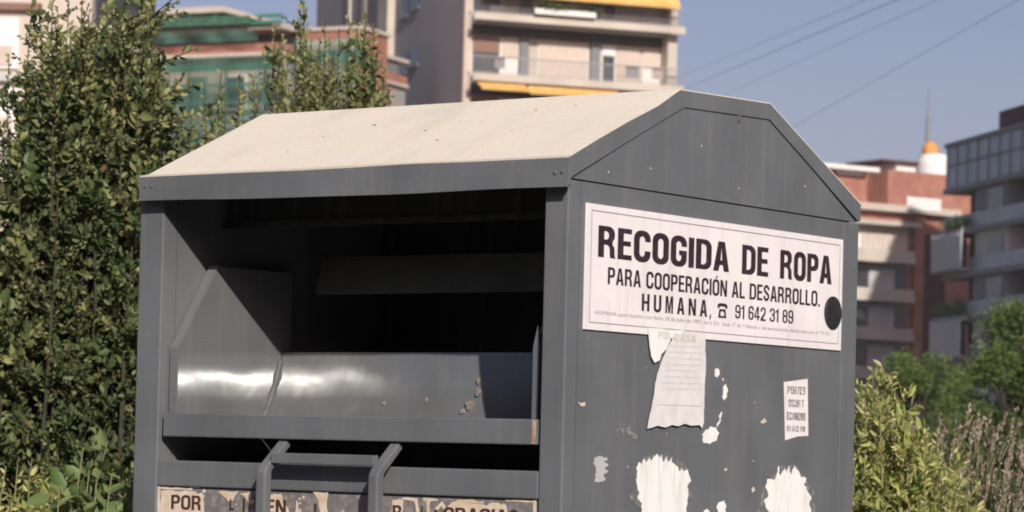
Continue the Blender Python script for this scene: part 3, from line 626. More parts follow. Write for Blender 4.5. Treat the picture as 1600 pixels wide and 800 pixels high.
for fl in range(-6, 4):
    z = ZT+fl*ST
    if z > 33 or z < 1: continue
    m = MB(); m.box(.37, UE-.56, -1.9, -.16, z-.34, z); m.box(.0, UE+.15, -2.02, -1.901, z-.36, z+.02)
    m.build('balcony_slab', m_cream, A)
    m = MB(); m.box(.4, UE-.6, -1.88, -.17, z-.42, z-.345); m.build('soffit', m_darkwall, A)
    m = MB(); m.box(.4, UE-.6, -.42, -.291, z+2.30, z+ST-.425); m.build('slab_shade_band', m_slabshade, A)  # dark strip painting in the slab's shadow on the wall
    railing(A, .05, UE+.1, -1.92, z+.02, z+.98, .13)
    for q in range(3):      # air conditioners, chairs and drying cloths on the balconies
        uu = random.uniform(.6, UE-1.6); m = MB()
        if random.random() < .5: m.box(uu, uu+.8, -.7, -.35, z+.05, z+.62); m.build('air_conditioner', m_white, A)
        else: m.box(uu, uu+random.uniform(.4, 1.1), -1.80, -1.77, z+.35, z+.97); m.build('drying_cloth', random.choice((m_white, m_blind, m_darkwall)), A)
    for px0, px1 in ((811, 825), (922, 936)):
        u0 = loc(A, px0, 90, 1, -.25)[0]; u1 = loc(A, px1, 90, 1, -.25)[0]
        m = MB(); m.box(u0, u1, -.40, -.16, z+.001, z+ST-.43); m.build('pier', m_pier, A)
    for px0, px1, kind in ((736, 782, 'blind'), (782, 810, 'shutter'), (840, 920, 'blind2'), (940, 962, 'glass'), (962, 1000, 'pink'), (1004, 1032, 'blind2')):
        u0 = loc(A, px0, 90, 1, -.25)[0]; u1 = loc(A, px1, 90, 1, -.25)[0]; zt = z+2.25
        f = MB(); f.box(u0, u1, -.23, -.16, z+.05, zt); fo = f.build('window', m_white if kind != 'pink' else m_pink, A)
        p = MB(); cut = {'blind': .9, 'shutter': 2.0, 'blind2': 2.05, 'glass': .6, 'pink': 2.1}[kind]
        p.box(u0+.08, u1-.08, -.27, -.235, z+.1, z+.1+(2.1-cut)+.05); p.build('pane', m_glass, fo)
        p = MB(); cut *= random.choice((.55, .8, 1, 1)); p.box(u0+.06, u1-.06, -.29, -.273, z+.16+(2.1-cut), zt-.04); p.build('blind', {'blind': m_brown, 'shutter': m_pink, 'blind2': m_blind, 'glass': m_white, 'pink': m_pink}[kind], fo)
def awning(u0, u1, z0, z1, y0, y1):
    m = MB(); nseg = 5; k = 24
    for i in range(nseg+1):
        t = i/nseg
        for j in range(k+1):
            m.v.append((u0+(u1-u0)*j/k, y0+(y1-y0)*t, z0+(z1-z0)*t-.08*math.sin(math.pi*t)-.03*abs(math.sin(j*1.3))*t))
    for i in range(nseg):
        for j in range(k): m.f.append((i*(k+1)+j, i*(k+1)+j+1, (i+1)*(k+1)+j+1, (i+1)*(k+1)+j))
    m.add([(u0, y1, z1), (u1, y1, z1), (u1, y1+.02, z1-.16), (u0, y1+.02, z1-.16)], [(0, 1, 2, 3)])
    return m.build('awning', m_yellow, A)
zA = loc(A, 880, 1, 1, -2.2)[2]+.1
awning(.3, UE-.5, ZT+ST-.42, zA, -1.8, -2.8)
zB = loc(A, 760, 146, 1, -2.1)[2]
um = loc(A, 822, 140, 1, -2)[0]
awning(.3, um, ZB2-.42, zB+.32, -1.8, -2.6); awning(um+.15, UE-3.6, ZB2-.42, zB+.28, -1.75, -2.25)
pu0, pu1 = loc(A, 830, 22, 1, -1.7)[0], loc(A, 925, 22, 1, -1.7)[0]; zp = loc(A, 880, 27, 1, -1.7)[2]
PB = MB(); PB.box(pu0, pu1, -2.35, -2.03, zp, zp+.28); PB = PB.build('planter_box', m_white, A)
# side windows with hoods on the dark wall
for k in range(-6, 4):
    for px, py, w_, h in ((630, 100, .9, 1.05), (648, 87, .9, 1.05)):
        q = loc(A, px, py, 0, 0); z = q[2]+k*ST
        if z > 32 or z < 2: continue
        f = MB(); f.box(-.06, -.002, q[1]-w_*.9, q[1]+w_*.9, z-h/2, z+h/2); fo = f.build('side_window', m_glass, A)
        f = MB(); f.box(-.12, -.061, q[1]-w_*1.0, q[1]+w_*1.0, z-h/2-.14, z-h/2-.001); f.build('sill', m_darkwall, fo)
m = MB(); m.box(-.3, UE+.3, -1.7, 30.3, 34.001, 34.5); m.build('roof_slab', m_conc, A)

# --- building wrapped in green netting
G = bld('scaffolded_building', 120, 153, -25, 'brick and cream building wrapped in green scaffold netting', 'building')
m_net = bpy.data.materials.new('green_netting'); m_net.use_nodes = True
t = m_net.node_tree; bs = t.nodes['Principled BSDF']; bs.inputs['Base Color'].default_value = (.075, .165, .125, 1); bs.inputs['Roughness'].default_value = .8
tr = t.nodes.new('ShaderNodeBsdfTransparent'); ms = t.nodes.new('ShaderNodeMixShader'); tc = t.nodes.new('ShaderNodeTexCoord')
mp = t.nodes.new('ShaderNodeMapping'); mp.inputs['Scale'].default_value = (.5, 1, .35); t.links.new(tc.outputs['Object'], mp.inputs[0])
nn = t.nodes.new('ShaderNodeTexNoise'); nn.inputs['Scale'].default_value = 1.3; nn.inputs['Detail'].default_value = 6; t.links.new(mp.outputs[0], nn.inputs['Vector'])
rr = t.nodes.new('ShaderNodeMapRange'); rr.inputs['From Min'].default_value = .35; rr.inputs['From Max'].default_value = .65; rr.inputs['To Min'].default_value = .28; rr.inputs['To Max'].default_value = .66
t.links.new(nn.outputs[0], rr.inputs[0]); t.links.new(rr.outputs[0], ms.inputs[0]); t.links.new(tr.outputs[0], ms.inputs[1]); t.links.new(bs.outputs[0], ms.inputs[2])
t.links.new(ms.outputs[0], t.nodes['Material Output'].inputs[0])
m_green = mat('green_scaffold_tube', (.04, .17, .10), .6)
ug = loc(G, 436, 60)[0]
def gz(px, py): return loc(G, px, py)[2]
zr = gz(330, 12); z1 = gz(330, 49); z2 = gz(330, 72); z3 = gz(330, 90)
m = MB(); m.box(0, ug, .8, 14, 0, z3-.02); m.build('wall', mat('grey_pink_wall', (.30, .30, .30), .9, (.46, .30, .25), scale=.45, lo=.42, hi=.58), G)
m = MB(); m.box(-.3, ug+.2, -.1, 14, z3, z3+.18); m.box(-.3, ug+.2, -.1, 14, z1, z1+.2); m.build('floor_band', m_cream, G)
m = MB(); m.box(-.1, ug+.1, 0, 14, z3+.181, z2+.05); m.build('brick_parapet', m_brick, G)
m = MB(); m.box(0, ug, 2.0, 13, z2+.051, z1-.001); m.build('recessed_wall', m_pier, G)
m = MB(); m.box(0, loc(G, 380, 30)[0], 2.5, 12, z1+.201, zr-.35); m.build('attic_wall', m_brickdk_shade, G)
ur = loc(G, 355, 12)[0]; ur2 = loc(G, 408, 24)[0]
m = MB(); m.box(-1, ur, -.4, 13, zr-.3, zr); m.prism([(ur+.001, zr), (ur2, zr-.62), (ur2, zr-.78), (ur+.001, zr-.3)], 1, -.4, 13); m.build('roof', m_cream, G)
for i in range(7): MB().box(i*1.5+.2, i*1.5+.32, -.25, -.15, z1+.2, zr-.35).build('scaffold_post', m_green, G)
for zz, y in ((gz(330, 108), -1.0), (gz(330, 113), -1.0), (gz(330, 165), -1.0), (gz(330, 40), -.3), (gz(330, 30), -.3), (gz(330, 138), -1.0), (gz(330, 195), -1.0), (gz(330, 225), -1.0)):
    MB().box(-.5, ug+.3, y-.05, y+.05, zz-.08, zz+.08).build('scaffold_rail', m_green, G)
for i in range(6): MB().box(i*2.2+.1, i*2.2+.17, -1.05, -.98, 2, z3-.1).build('scaffold_post', m_green, G)
def netsheet(x0, x1, y, za, zb, name='netting'):
    m = MB(); k = 30
    for j in range(k+1):
        for i, z in enumerate((za, (za+zb)/2, zb)): m.v.append((x0+(x1-x0)*j/k, y+.12*math.sin(j*1.1+i), z))
    for j in range(k):
        for i in range(2): m.f.append((j*3+i, j*3+3+i, j*3+4+i, j*3+1+i))
    return m.build(name, m_net, G)
netsheet(-.5, ug+.3, -1.2, 2, z3-.2); netsheet(-.3, ug-1, -.5, z2+.1, z1-.05); MB().box(-.3, ur2-.3, -.62, -.56, z1+.201, gz(330, 30)).build('guard_netting', mat('dark_green_net', (.03, .08, .05), .9, (.06, .15, .09), scale=3), G)
for i in range(5):
    for zz in (gz(330, 140), gz(330, 230), gz(330, 320)):
        f = MB(); f.box(1.0+i*2.3, 2.2+i*2.3, .7, .79, zz-1, zz+.8); fo = f.build('window', m_white if i % 2 else m_brown, G)
        f = MB(); f.box(1.1+i*2.3, 2.1+i*2.3, .66, .695, zz-.9, zz+.7); f.build('pane', m_glass, fo)
# right wing
zw = gz(500, 42); uw = loc(G, 566, 100, 1, 1.5)[0]
m = MB(); m.box(ug+.4, uw, 1.5, 4.2, 0, zw); m.build('side_wing', m_brick, G)
m = MB(); m.box(ug+.3, uw+.15, 1.2, 4.4, zw+.001, zw+.18); m.box(ug+.3, uw+.1, 1.3, 1.499, zw-1.0, zw-.45); m.build('wing_band', m_cream, G)
m = MB(); m.box(ug+.35, uw+.1, 1.3, 1.499, zw-.44, zw-.05); m.build('wing_parapet', m_brick, G)
netsheet(ug+.2, uw+.2, .9, zw-9, zw-.45)
m = MB(); m.box(ug+.35, uw+.1, 1.35, 1.49, zw-1.6, zw-1.01); m.build('wing_strip', m_green, G)

# --- cream house far left
L = bld('cream_apartment_house', 125, 90, -2, 'cream apartment house with white window bands at the left edge behind the hedge', 'building')
m = MB(); m.box(-9, 0, 0, 12, 0, 19); m.build('wall', mat('warm_cream_render', (.50, .42, .36), .9, (.56, .48, .42), scale=.5, detail=8), L)
m = MB()
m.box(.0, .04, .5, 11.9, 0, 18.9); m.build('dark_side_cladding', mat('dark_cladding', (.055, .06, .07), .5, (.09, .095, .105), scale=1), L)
zz = loc(L, 125, 20, 0, .04)[2]
for k in (-4, -3, -2, -1, 0, 1):
    z = zz+k*3.0
    if z > 18.5: continue
    m = MB(); m.box(.041, .62, .3, 12, z-.30, z); m.build('side_ledge', m_cream, L)
for py in (11, 122, 235, 345, 460):
    q = loc(L, 30, py); m = MB(); m.box(-9, loc(L, 66, py)[0], -.25, -.001, q[2]-.12, q[2]+.10); m.build('window_ledge', m_brown if py < 20 else m_conc, L)
    w = MB(); w.box(-9, loc(L, 32, py)[0], -.12, -.002, q[2]-1.9, q[2]-.35); wo = w.build('window_band', m_white, L)
    w = MB(); w.box(-8.8, loc(L, 28, py)[0]-.1, -.16, -.121, q[2]-1.8, q[2]-1.2); w.build('pane', m_blind, wo)

# --- red brick block
K = bld('red_brick_block', 1262, 222, 33, 'red brick apartment block with cream balconies, lower half in shade', 'building')
def kz(px, py, v=0): return loc(K, px, py, 1, v)[2]
def ku(px, v=0): return loc(K, px, 400, 1, v)[0]
zs = kz(1420, 330); zq = kz(1385, 402); sto = 60/FPX*228
m = MB(); m.box(ku(1262), ku(1580), 0, 14, 0, zs-.2); m.build('wall', m_brick, K)
m = MB(); m.box(ku(1385, 2), ku(1520, 2), 2, 13, zs-.19, kz(1430, 269, 2)); m.box(ku(1270, 2), ku(1350, 2), 2, 13, zs-.19, kz(1330, 266, 2)); m.box(ku(1350, 2), ku(1386, 2), 4.5, 13, zs-.19, kz(1360, 268, 2)); m.build('attic_wall', m_brick, K)
m = MB(); m.box(ku(1270, 1), ku(1372, 1), 1, 13.5, kz(1330, 265, 1), kz(1330, 258, 1)); m.build('roof_slab', m_white, K)
m = MB(); m.box(ku(1305, 1.9), ku(1345, 1.9), 1.85, 1.99, kz(1330, 274, 1.9), kz(1330, 267, 1.9)); m.build('window_strip', m_white, K)
m = MB(); m.box(ku(1398, 5), ku(1428, 5), 5, 9, kz(1410, 270, 5), kz(1410, 256, 5)); m.build('penthouse_wall', m_white, K)
m = MB(); m.box(ku(1374, 4.8), ku(1430, 4.8), 4.6, 9.2, kz(1410, 256, 5)+.002, kz(1410, 252, 5)); m.build('penthouse_roof', m_brickdk_shade, K)
m = MB(); m.box(ku(1262), ku(1510), -.8, 2.5, zs-.199, zs-.02); m.build('terrace_slab', m_cream, K)
m = MB(); m.box(ku(1262), ku(1500, -.7), -.78, -.7, zs-.019, kz(1400, 320, -.7)); m.build('terrace_parapet', m_pink, K)
m = MB(); m.box(ku(1415, -.8), ku(1468, -.8), -.86, -.781, zs+.05, kz(1440, 309, -.8)); m.build('terrace_panel', m_white, K)
m = MB(); m.box(ku(1425), ku(1440), -.3, -.002, 0, zs-.21); m.build('brick_pier', m_brick, K)
m = MB(); m.box(ku(1440), ku(1475), -.18, -.002, 0, kz(1450, 366)); m.build('dark_brick_bay', m_brickdk_shade, K)
m = MB(); m.box(ku(1300, -1.2), ku(1438, -1.2), -1.3, -.001, kz(1390, 352, -1.2), kz(1390, 345, -1.2)); m.build('canopy', m_cream, K)
for i in range(6):
    z = zq-i*sto
    if z < 1: break
    m = MB(); m.box(ku(1300, -1.3), ku(1430, -1.3), -1.4, -.001, z-.5, z-.05); m.box(ku(1300, -1.3), ku(1428, -1.3), -1.4, -1.32, z-.049, z+.45); m.build('balcony', m_cream, K)
    f = MB(); f.box(ku(1300, -.2), ku(1418, -.2), -.12, -.003, z-.04, z+sto-.62); fo = f.build('window', m_glass if i else m_white, K)
    if i == 0:
        f = MB()
        for q in range(9):
            f.box(ku(1346+q*8, -.2), ku(1352+q*8, -.2), -.2, -.121, z+.5, z+sto-.7)
        f.build('blind', m_blind, fo)
    else:
        f = MB(); f.box(ku(1360, -.3), ku(1400, -.3), -.2, -.121, z+.2, z+sto-.9); f.build('blind', m_conc, fo)

# --- grey glazed block on the right
m_qwall = mat('bluish_grey_render', (.28, .285, .30), .85, (.35, .355, .37), scale=.5)
Q = bld('grey_balcony_block', 1478, 203, -78.7, 'grey apartment block with glazed balconies in shade at the right edge', 'building')
def qz(px, py, v=0): return loc(Q, px, py, 1, v)[2]
def qu(px, py=350, v=0): return loc(Q, px, py, 1, v)[0]
ztop = qz(1500, 218, -.6); zt2 = qz(1500, 290, -.6)
LEN = 34; st = 2.95
m = MB(); m.box(0, LEN, 1.5, 14, 0, ztop-.3); m.build('wall', m_qwall, Q)
m = MB(); m.box(2.2, LEN, 2.5, 12, ztop-.299, qz(1510, 190, 2.5)); m.build('attic_wall', m_brickdk_shade, Q)
m = MB(); m.box(-.3, LEN, -.5, 2.6, ztop-.3, ztop); m.build('roof_edge', m_qwall, Q)
m = MB(); m.box(0, LEN, -.35, -.28, zt2+.002, ztop-.301); fo = m.build('glazing', m_greynet, Q)
m = MB()
for i in range(18): m.box(i*2, i*2+.12, -.42, -.351, zt2+.003, ztop-.302)
m.box(0, LEN, -.44, -.421, (ztop+zt2)/2-.05, (ztop+zt2)/2+.05); m.build('mullion', m_qwall, fo)
for i in range(7):
    z = zt2-i*st
    if z < 1: break
    m = MB(); m.box(-.2, LEN, -.55, 1.49, z-.35, z); m.build('balcony_slab', m_qwall, Q)
    m = MB(); m.box(.0, 5.2, 1.40, 1.489, z-st+.001, z-.351); m.build('recess_shade', m_brickdk_shade, Q); m = MB(); m.box(11.5, 17, 1.40, 1.489, z-st+.001, z-.351); m.build('recess_shade', m_brickdk_shade, Q)  # recess shade painted as dark sheets in front of the wall
    for u0, u1 in ((0, 5.2), (11.5, 17), (23, 28)):
        f = MB(); f.box(u0+1.0, u1-1.6, 1.34, 1.399, z-st+.05, z-.6); fo = f.build('window', m_glass, Q)
        f = MB(); f.box(u0+1.3, u0+2.0, 1.28, 1.335, z-st+.3, z-1.0); f.build('blind', m_white, fo)
    for u0, u1 in ((5.3, 11.3), (17.2, 22.8)):
        m = MB(); m.box(u0, u1, -.2, 1.395, z-st+.001, z-.351); m.build('bay_wall', m_white if i % 2 else m_qwall, Q)
        f = MB(); f.box(u0+2.5, u1-.6, -.26, -.201, z-st+.9, z-.6); fo = f.build('window', m_glass, Q)
    if i in (1, 3, 5):
        m = MB(); m.box(-.6, 5.2, -1.10, -.551, z-.35, z); m.build('bay_slab', m_qwall, Q)
        m = MB(); m.box(-.6, 5.2, -1.10, -.561, z-st+.05, z-st+.30); m.build('bay_slab', m_qwall, Q)
        m = MB(); m.box(-.6, -.54, -1.039, 1.4, z-st+.31, z-.352); m.build('bay_end', m_greynet, Q)
        m = MB(); m.box(-.6, 5.2, -1.1, -1.04, z-st+.301, z-.351); fo = m.build('bay_glazing', m_greynet, Q)
        m = MB()
        for k in range(9): m.box(-.6+k*.72, -.50+k*.72, -1.16, -1.101, z-st+.2, z-.2)
        m.build('mullion', m_white, fo)
        m = MB(); m.box(5.3, LEN, -.5, -.44, z-st+.001, z-st+.95); m.build('balustrade', m_greynet, Q)
    else:
        m = MB(); m.box(0, LEN, -.5, -.44, z-st+.001, z-st+.95); m.build('balustrade', m_greynet, Q)

# --- tower block to the right, whose shadow lies across the lower half of the red brick block
tp_ = CAM+RH*40.5+VH*168; tp_[2] = 0
X = empty('tower_block', tuple(tp_), -YAW, label='tall plain tower block to the right of the picture, shading the red brick block', cat='building')
m = MB(); m.box(0, 22, 0, 16, 0, 42.5); m.build('wall', m_brick, X)
for k in range(12):
    m = MB(); m.box(.5, 21.5, -.08, -.002, 2+k*3.1, 3.5+k*3.1); m.build('window', m_glass, X)
m = MB(); m.box(-.3, 22.3, -.3, 16.3, 42.501, 43); m.build('roof', m_conc, X)

# --- low block added unseen behind the camera to keep low sky light off the bin
tp_ = CAM-VH*31+RH*80; tp_[2] = 0
Y_ = empty('added_sky_blocker', tuple(tp_), math.pi-YAW, label='long dark brick block added unseen behind the camera to cut low sky light', cat='building')
MB().box(0, 160, 0, 10, 0, 11.5).build('wall', m_brickdk_shade, Y_)
for k in range(3):
    m = MB()
    for j in range(53): m.box(1+j*3, 2.4+j*3, -.06, -.002, 1.2+k*3.4, 2.9+k*3.4)
    m.build('window', m_glass, Y_)
MB().box(-.3, 160.3, -.4, 10.4, 11.501, 11.9).build('roof', m_conc, Y_)

# --- white tower with dome and spire
TP = at(1448, horizon(1448), 330)
T = empty('domed_tower', (TP[0], TP[1], 0), label='white round tower with small orange dome and thin spire', cat='tower')
sc = 330/FPX
def tz(py): return 1.25+(horizon(1448)-py)*sc
m = MB(); m.lathe([(27*sc, 0), (27*sc, tz(252)), (24*sc, tz(248)), (22*sc, tz(241)), (13*sc, tz(239))]); m.build('drum', m_white, T)
q = RH*(-4.5*sc); m = MB(); m.lathe([(12.5*sc, tz(239)), (13.5*sc, tz(235)), (12.5*sc, tz(228)), (8*sc, tz(222)), (2.5*sc, tz(219.5))], (q[0], q[1])); m.build('dome', mat('orange_tiles', (.62, .24, .05), .6, (.7, .3, .08), scale=.6), T, smooth=True)
m = MB(); q = RH*(-9*sc)
m.tube([(q[0], q[1], tz(262)), (q[0], q[1], tz(215))], 4*sc, 8); m.tube([(q[0], q[1], tz(215)), (q[0], q[1], tz(180)), (q[0], q[1], tz(172))], [4.4*sc, 3.4*sc, 1.8*sc], 8)
m.tube([(q[0], q[1], tz(172)), (q[0], q[1], tz(135))], [1.5*sc, .8*sc], 6); m.build('spire', mat('grey_spire', (.20, .20, .22), .7), T)

# ------------------------------------------------------------------ overhead wires
m_wire = mat('wire', (.03, .03, .035), .6)
for (x0, y0, x1, y1, r, lab) in ((1060, 121, 1353, 0, .0065, 'thin overhead wire, uppermost of the four crossing the sky'), (1060, 143, 1401, 0, .009, 'thickest overhead wire, close under the uppermost one'),
                              (1060, 180, 1465, 0, .005, 'faint overhead wire, third down of the four crossing the sky'), (1060, 300, 1590, 0, .005, 'lowest and rightmost overhead wire, above the domed tower')):
    k = (y1-y0)/(x1-x0); xe = 1900; ye = y1+(xe-x1)*k
    p0 = Vector(at(x0, y0, 157)); p1 = Vector(at(xe, ye, 42)); pts = []
    for i in range(41):
        t = i/40; pts.append(p0.lerp(p1, t)-Vector((0, 0, 0*t*(1-t))))
    tag(MB().tube(pts, r, 6).build('overhead_wire', m_wire), lab, 'wire', 'overhead wires in the sky')

# ------------------------------------------------------------------ thin summer haze
hm = bpy.data.materials.new('air'); hm.use_nodes = True; t = hm.node_tree; t.nodes.remove(t.nodes['Principled BSDF'])
pv = t.nodes.new('ShaderNodeVolumePrincipled'); pv.inputs['Color'].default_value = (.86, .90, 1, 1); pv.inputs['Density'].default_value = .00022
t.links.new(pv.outputs[0], t.nodes['Material Output'].inputs['Volume'])
hz = MB(); c0 = CAM+VH*160
hz.box(c0[0]-420, c0[0]+420, c0[1]-420, c0[1]+420, -1, 75)
tag(hz.build('haze', hm), kind='stuff')

# ------------------------------------------------------------------ vegetation
def leaves(name, pos, dirs, length, width, mt, parent, young=None, rng=None, tone=None, withered=.0):
    """one mesh of folded leaves; pos, dirs arrays (world); parent location subtracted"""
    n = len(pos); rng = rng or np.random.default_rng(1)
    pos = pos-np.array(parent.location) if parent else pos
    d = dirs/np.linalg.norm(dirs, axis=1)[:, None]
    a = rng.normal(size=(n, 3)); sidev = np.cross(d, a); sidev /= np.linalg.norm(sidev, axis=1)[:, None]; up = np.cross(sidev, d)
    L_ = length[:, None]; W_ = width[:, None]
    V = np.empty((n, 6, 3))
    V[:, 0] = pos; V[:, 3] = pos+d*L_-up*L_*.12
    V[:, 1] = pos+d*L_*.33+sidev*W_*.5+up*W_*.18; V[:, 2] = pos+d*L_*.70+sidev*W_*.38+up*W_*.10
    V[:, 5] = pos+d*L_*.33-sidev*W_*.5+up*W_*.18; V[:, 4] = pos+d*L_*.70-sidev*W_*.38+up*W_*.10
    me = bpy.data.meshes.new(name); me.vertices.add(n*6); me.vertices.foreach_set('co', V.ravel())
    base = (np.arange(n)*6)[:, None]
    idx = np.concatenate([base+np.array([0, 1, 2, 3]), base+np.array([0, 3, 4, 5])], axis=1).reshape(-1)
    me.loops.add(n*8); me.loops.foreach_set('vertex_index', idx.astype(np.int32))
    me.polygons.add(n*2); me.polygons.foreach_set('loop_start', (np.arange(n*2)*4).astype(np.int32))
    me.update(calc_edges=True)
    at_ = me.attributes.new('leaf', 'FLOAT_COLOR', 'POINT'); c = np.zeros((n, 6, 4)); c[..., 3] = 1
    c[..., 0] = (rng.random(n) if tone is None else np.clip(tone+rng.normal(size=n)*.22, 0, 1))[:, None]; c[..., 2] = (rng.random(n) < withered)[:, None]*.85; c[..., 1] = (young if young is not None else np.zeros(n))[:, None]
    at_.data.foreach_set('color', c.ravel())
    me.materials.append(mt)
    o = bpy.data.objects.new(name, me); COL.objects.link(o)
    if parent: o.parent = parent
    return o

def shrub(name, centre, shoots, label, cat, mt, stem_m, seed, leafL=(.016, .035), ratio=.58, side_n=26, side_len=(.10, .26), step=.0105, group=None, youth=.5, up=.75, naked=.0):
    """shoots: list of (base xy offset, tip point world, ) - leaders with side twigs, leaves along every twig"""
    rng = np.random.default_rng(seed)
    root = empty(name, centre, label=label, cat=cat, group=group)
    st_ = MB(); P = []; Dv = []; Y = []; SZ = []; TN = []; cur = [1, .5]
    for (bx, by), tip in shoots:
        b0 = np.array([centre[0]+bx, centre[1]+by, centre[2]]); tip = np.array(tip)
        mid = (b0*.45+tip*.55)+rng.normal(size=3)*.05*np.array([1, 1, 0])+np.array([(tip-b0)[0]*.15, (tip-b0)[1]*.15, 0])
        K = 14; lead = (rng.uniform(.8, 1.25), rng.uniform(.25, .75)); cur[:] = lead
        ts = np.linspace(0, 1, K); C = ((1-ts)**2)[:, None]*b0+(2*ts*(1-ts))[:, None]*mid+(ts**2)[:, None]*tip
        C[1:-1] += rng.normal(size=(K-2, 3))*.008
        st_.tube([tuple(c-np.array(centre)) for c in C], [max(.0018, .010*(1-t)+.0015) for t in ts], 4)
        def along(c0, c1, n0, s0, yo0, yo1):
            n_ = max(2, int(np.linalg.norm(c1-c0)/step)); tt = (np.arange(n_)+rng.random(n_)*.6)/n_
            p = c0+(c1-c0)*tt[:, None]; ax = (c1-c0)/np.linalg.norm(c1-c0)
            r = rng.normal(size=(n_, 3)); r -= (r@ax)[:, None]*ax; r /= np.linalg.norm(r, axis=1)[:, None]
            P.append(p); Dv.append(r*.8+ax*.55+np.array([0, 0, .12])); Y.append(yo0+(yo1-yo0)*tt); SZ.append(np.full(n_, cur[0])*(1.15-.45*tt)); TN.append(np.full(n_, cur[1]))
        # top of the leader carries leaves
        for i in range(int(K*.55), K-1):
            t = i/K; along(C[i], C[i+1], 0, 1, max(0, (t-.5))*2*youth, max(0, (t+.07-.5))*2*youth)
        for q in range(side_n):
            t = rng.uniform(naked, .97); i = min(K-2, int(t*(K-1))); c0 = C[i]+(C[i+1]-C[i])*(t*(K-1)-i)
            cur[0] = lead[0]*rng.uniform(.7, 1.4); cur[1] = lead[1]+rng.normal()*.18
            an = rng.uniform(0, 6.283); l_ = rng.uniform(*side_len)*(1.25-.75*t)
            dv = np.array([math.cos(an), math.sin(an), up+rng.normal()*.25]); dv /= np.linalg.norm(dv)
            c1 = c0+dv*l_; y1 = rng.uniform(0, 1)**2*youth*(.35+.9*t)
            st_.tube([tuple(c0-np.array(centre)), tuple((c0+c1)/2-np.array(centre)), tuple(c1-np.array(centre))], [.003, .002, .001], 3)
            along(c0, c1, 0, 1, y1*.3, y1)
    P = np.concatenate(P); Dv = np.concatenate(Dv); Y = np.concatenate(Y); n = len(P)
    Ls = rng.uniform(leafL[0], leafL[1], n)*np.concatenate(SZ)
    leaves('foliage', P, Dv, Ls, Ls*ratio*rng.uniform(.85, 1.15, n), mt, root, np.clip(Y+rng.normal(size=n)*.08, 0, 1), rng, np.concatenate(TN), .02)
    st_.build('stem', stem_m, root)
    return root, n

m_stem = mat('bark_stem', (.03, .027, .016), .9, (.05, .042, .024), scale=30)
m_greenstem = mat('green_stem', (.16, .15, .06), .8)
m_hedge = leaf_mat('hedge_leaf', (.055, .090, .034), (.130, .180, .070), (.40, .39, .16), .35)
m_gold = leaf_mat('golden_leaf', (.18, .28, .05), (.54, .55, .16), (.80, .71, .36), .45)
m_weed = leaf_mat('broad_leaf', (.10, .17, .05), (.18, .25, .09), (.30, .34, .14), .35)
m_fir = leaf_mat('bushy_leaf', (.05, .09, .024), (.13, .19, .05), (.24, .28, .10), .3)
m_dry = leaf_mat('dry_spike', (.32, .24, .19), (.56, .44, .36), (.42, .32, .25), .3)
m_blade = leaf_mat('grass_blade', (.14, .165, .07), (.30, .31, .15), (.34, .30, .16), .25)

def hedge(px_tips, depth, ddepth, nlow, pxr, ylow, seed, name, label, group=None, **k):
    """leaders given by pixel tips at a depth, plus lower filler leaders in a pixel range"""
    rng = random.Random(seed); tips = []
    for (px, py) in px_tips:
        tips.append(at(px, py, depth+rng.uniform(-ddepth, ddepth)))
    for i in range(nlow):
        px = rng.uniform(*pxr); tips.append(at(px, ylow(px)+abs(rng.gauss(0, 1))*90, depth+rng.uniform(-ddepth, ddepth)))
    c = np.mean([t_[:2] for t_ in tips], axis=0); centre = (c[0], c[1], 0)
    sh = []
    for t_ in tips: sh.append((((t_[0]-c[0])*.8+rng.gauss(0, .04), (t_[1]-c[1])*.8+rng.gauss(0, .04)), tuple(t_)))
    return shrub(name, centre, sh, label, 'shrub', k.pop('mt', m_hedge), k.pop('stem', m_stem), seed, group=group, **k)

def ya(px):
    pts = [(-400, 150), (-60, 200), (0, 330), (30, 130), (60, 60), (110, 30), (240, 20), (262, 150), (300, 260)]
    for (a, b_), (c, d_) in zip(pts, pts[1:]):
        if px <= c: return b_+(d_-b_)*(px-a)/(c-a)
    return 300
NL = []
hA, n_ = hedge([(14, 84), (8, 300), (40, 95), (62, 18), (52, -15), (85, -40), (108, 2), (130, -25), (165, -30), (185, 15), (205, -20), (228, -45), (238, -20), (222, 30), (150, 40), (95, 60), (70, 140), (30, 210), (250, 120), (258, 190), (75, 30), (90, 10), (118, 40), (140, 15), (160, 60), (175, 10), (198, 50), (210, 80), (235, 60), (242, 30), (232, 90), (180, 90), (120, 90), (48, 150)],
      9.1, .35, 135, (-330, 262), ya, 11, 'hedge_shrub', 'tall dense green shrub with upright shoots left of the bin', group='hedge shrubs behind the bin', side_n=46, side_len=(.12, .34), up=.5, youth=.95); NL.append(n_)
hB, n_ = hedge([(318, 130), (345, 112), (352, 150), (382, 138), (375, 118), (300, 175), (405, 150), (330, 165), (280, 200), (395, 118)],
      10.6, .3, 26, (262, 430), lambda px: 205-(px-262)*.2, 12, 'hedge_shrub', 'low sparse green shrub behind the left slope of the bin roof', group='hedge shrubs behind the bin', side_n=24, side_len=(.06, .16), youth=.9); NL.append(n_)
hC, n_ = hedge([(430, 42), (437, 65), (472, -30), (470, 5), (462, 40), (500, 60), (508, 30), (545, 70), (560, 30), (572, 20), (578, 60), (590, 75), (545, 25), (520, 90), (450, 80), (486, 60), (515, 60), (530, 45), (555, 85), (568, 50), (585, 40), (597, 90), (602, 120), (440, 55), (480, 35), (494, 80), (540, 100)],
      10.8, .35, 56, (418, 606), lambda px: 105, 13, 'hedge_shrub', 'leggy green shrub with pale tips behind the roof and before the apartment block', group='hedge shrubs behind the bin', side_n=28, side_len=(.08, .22), youth=.9); NL.append(n_)
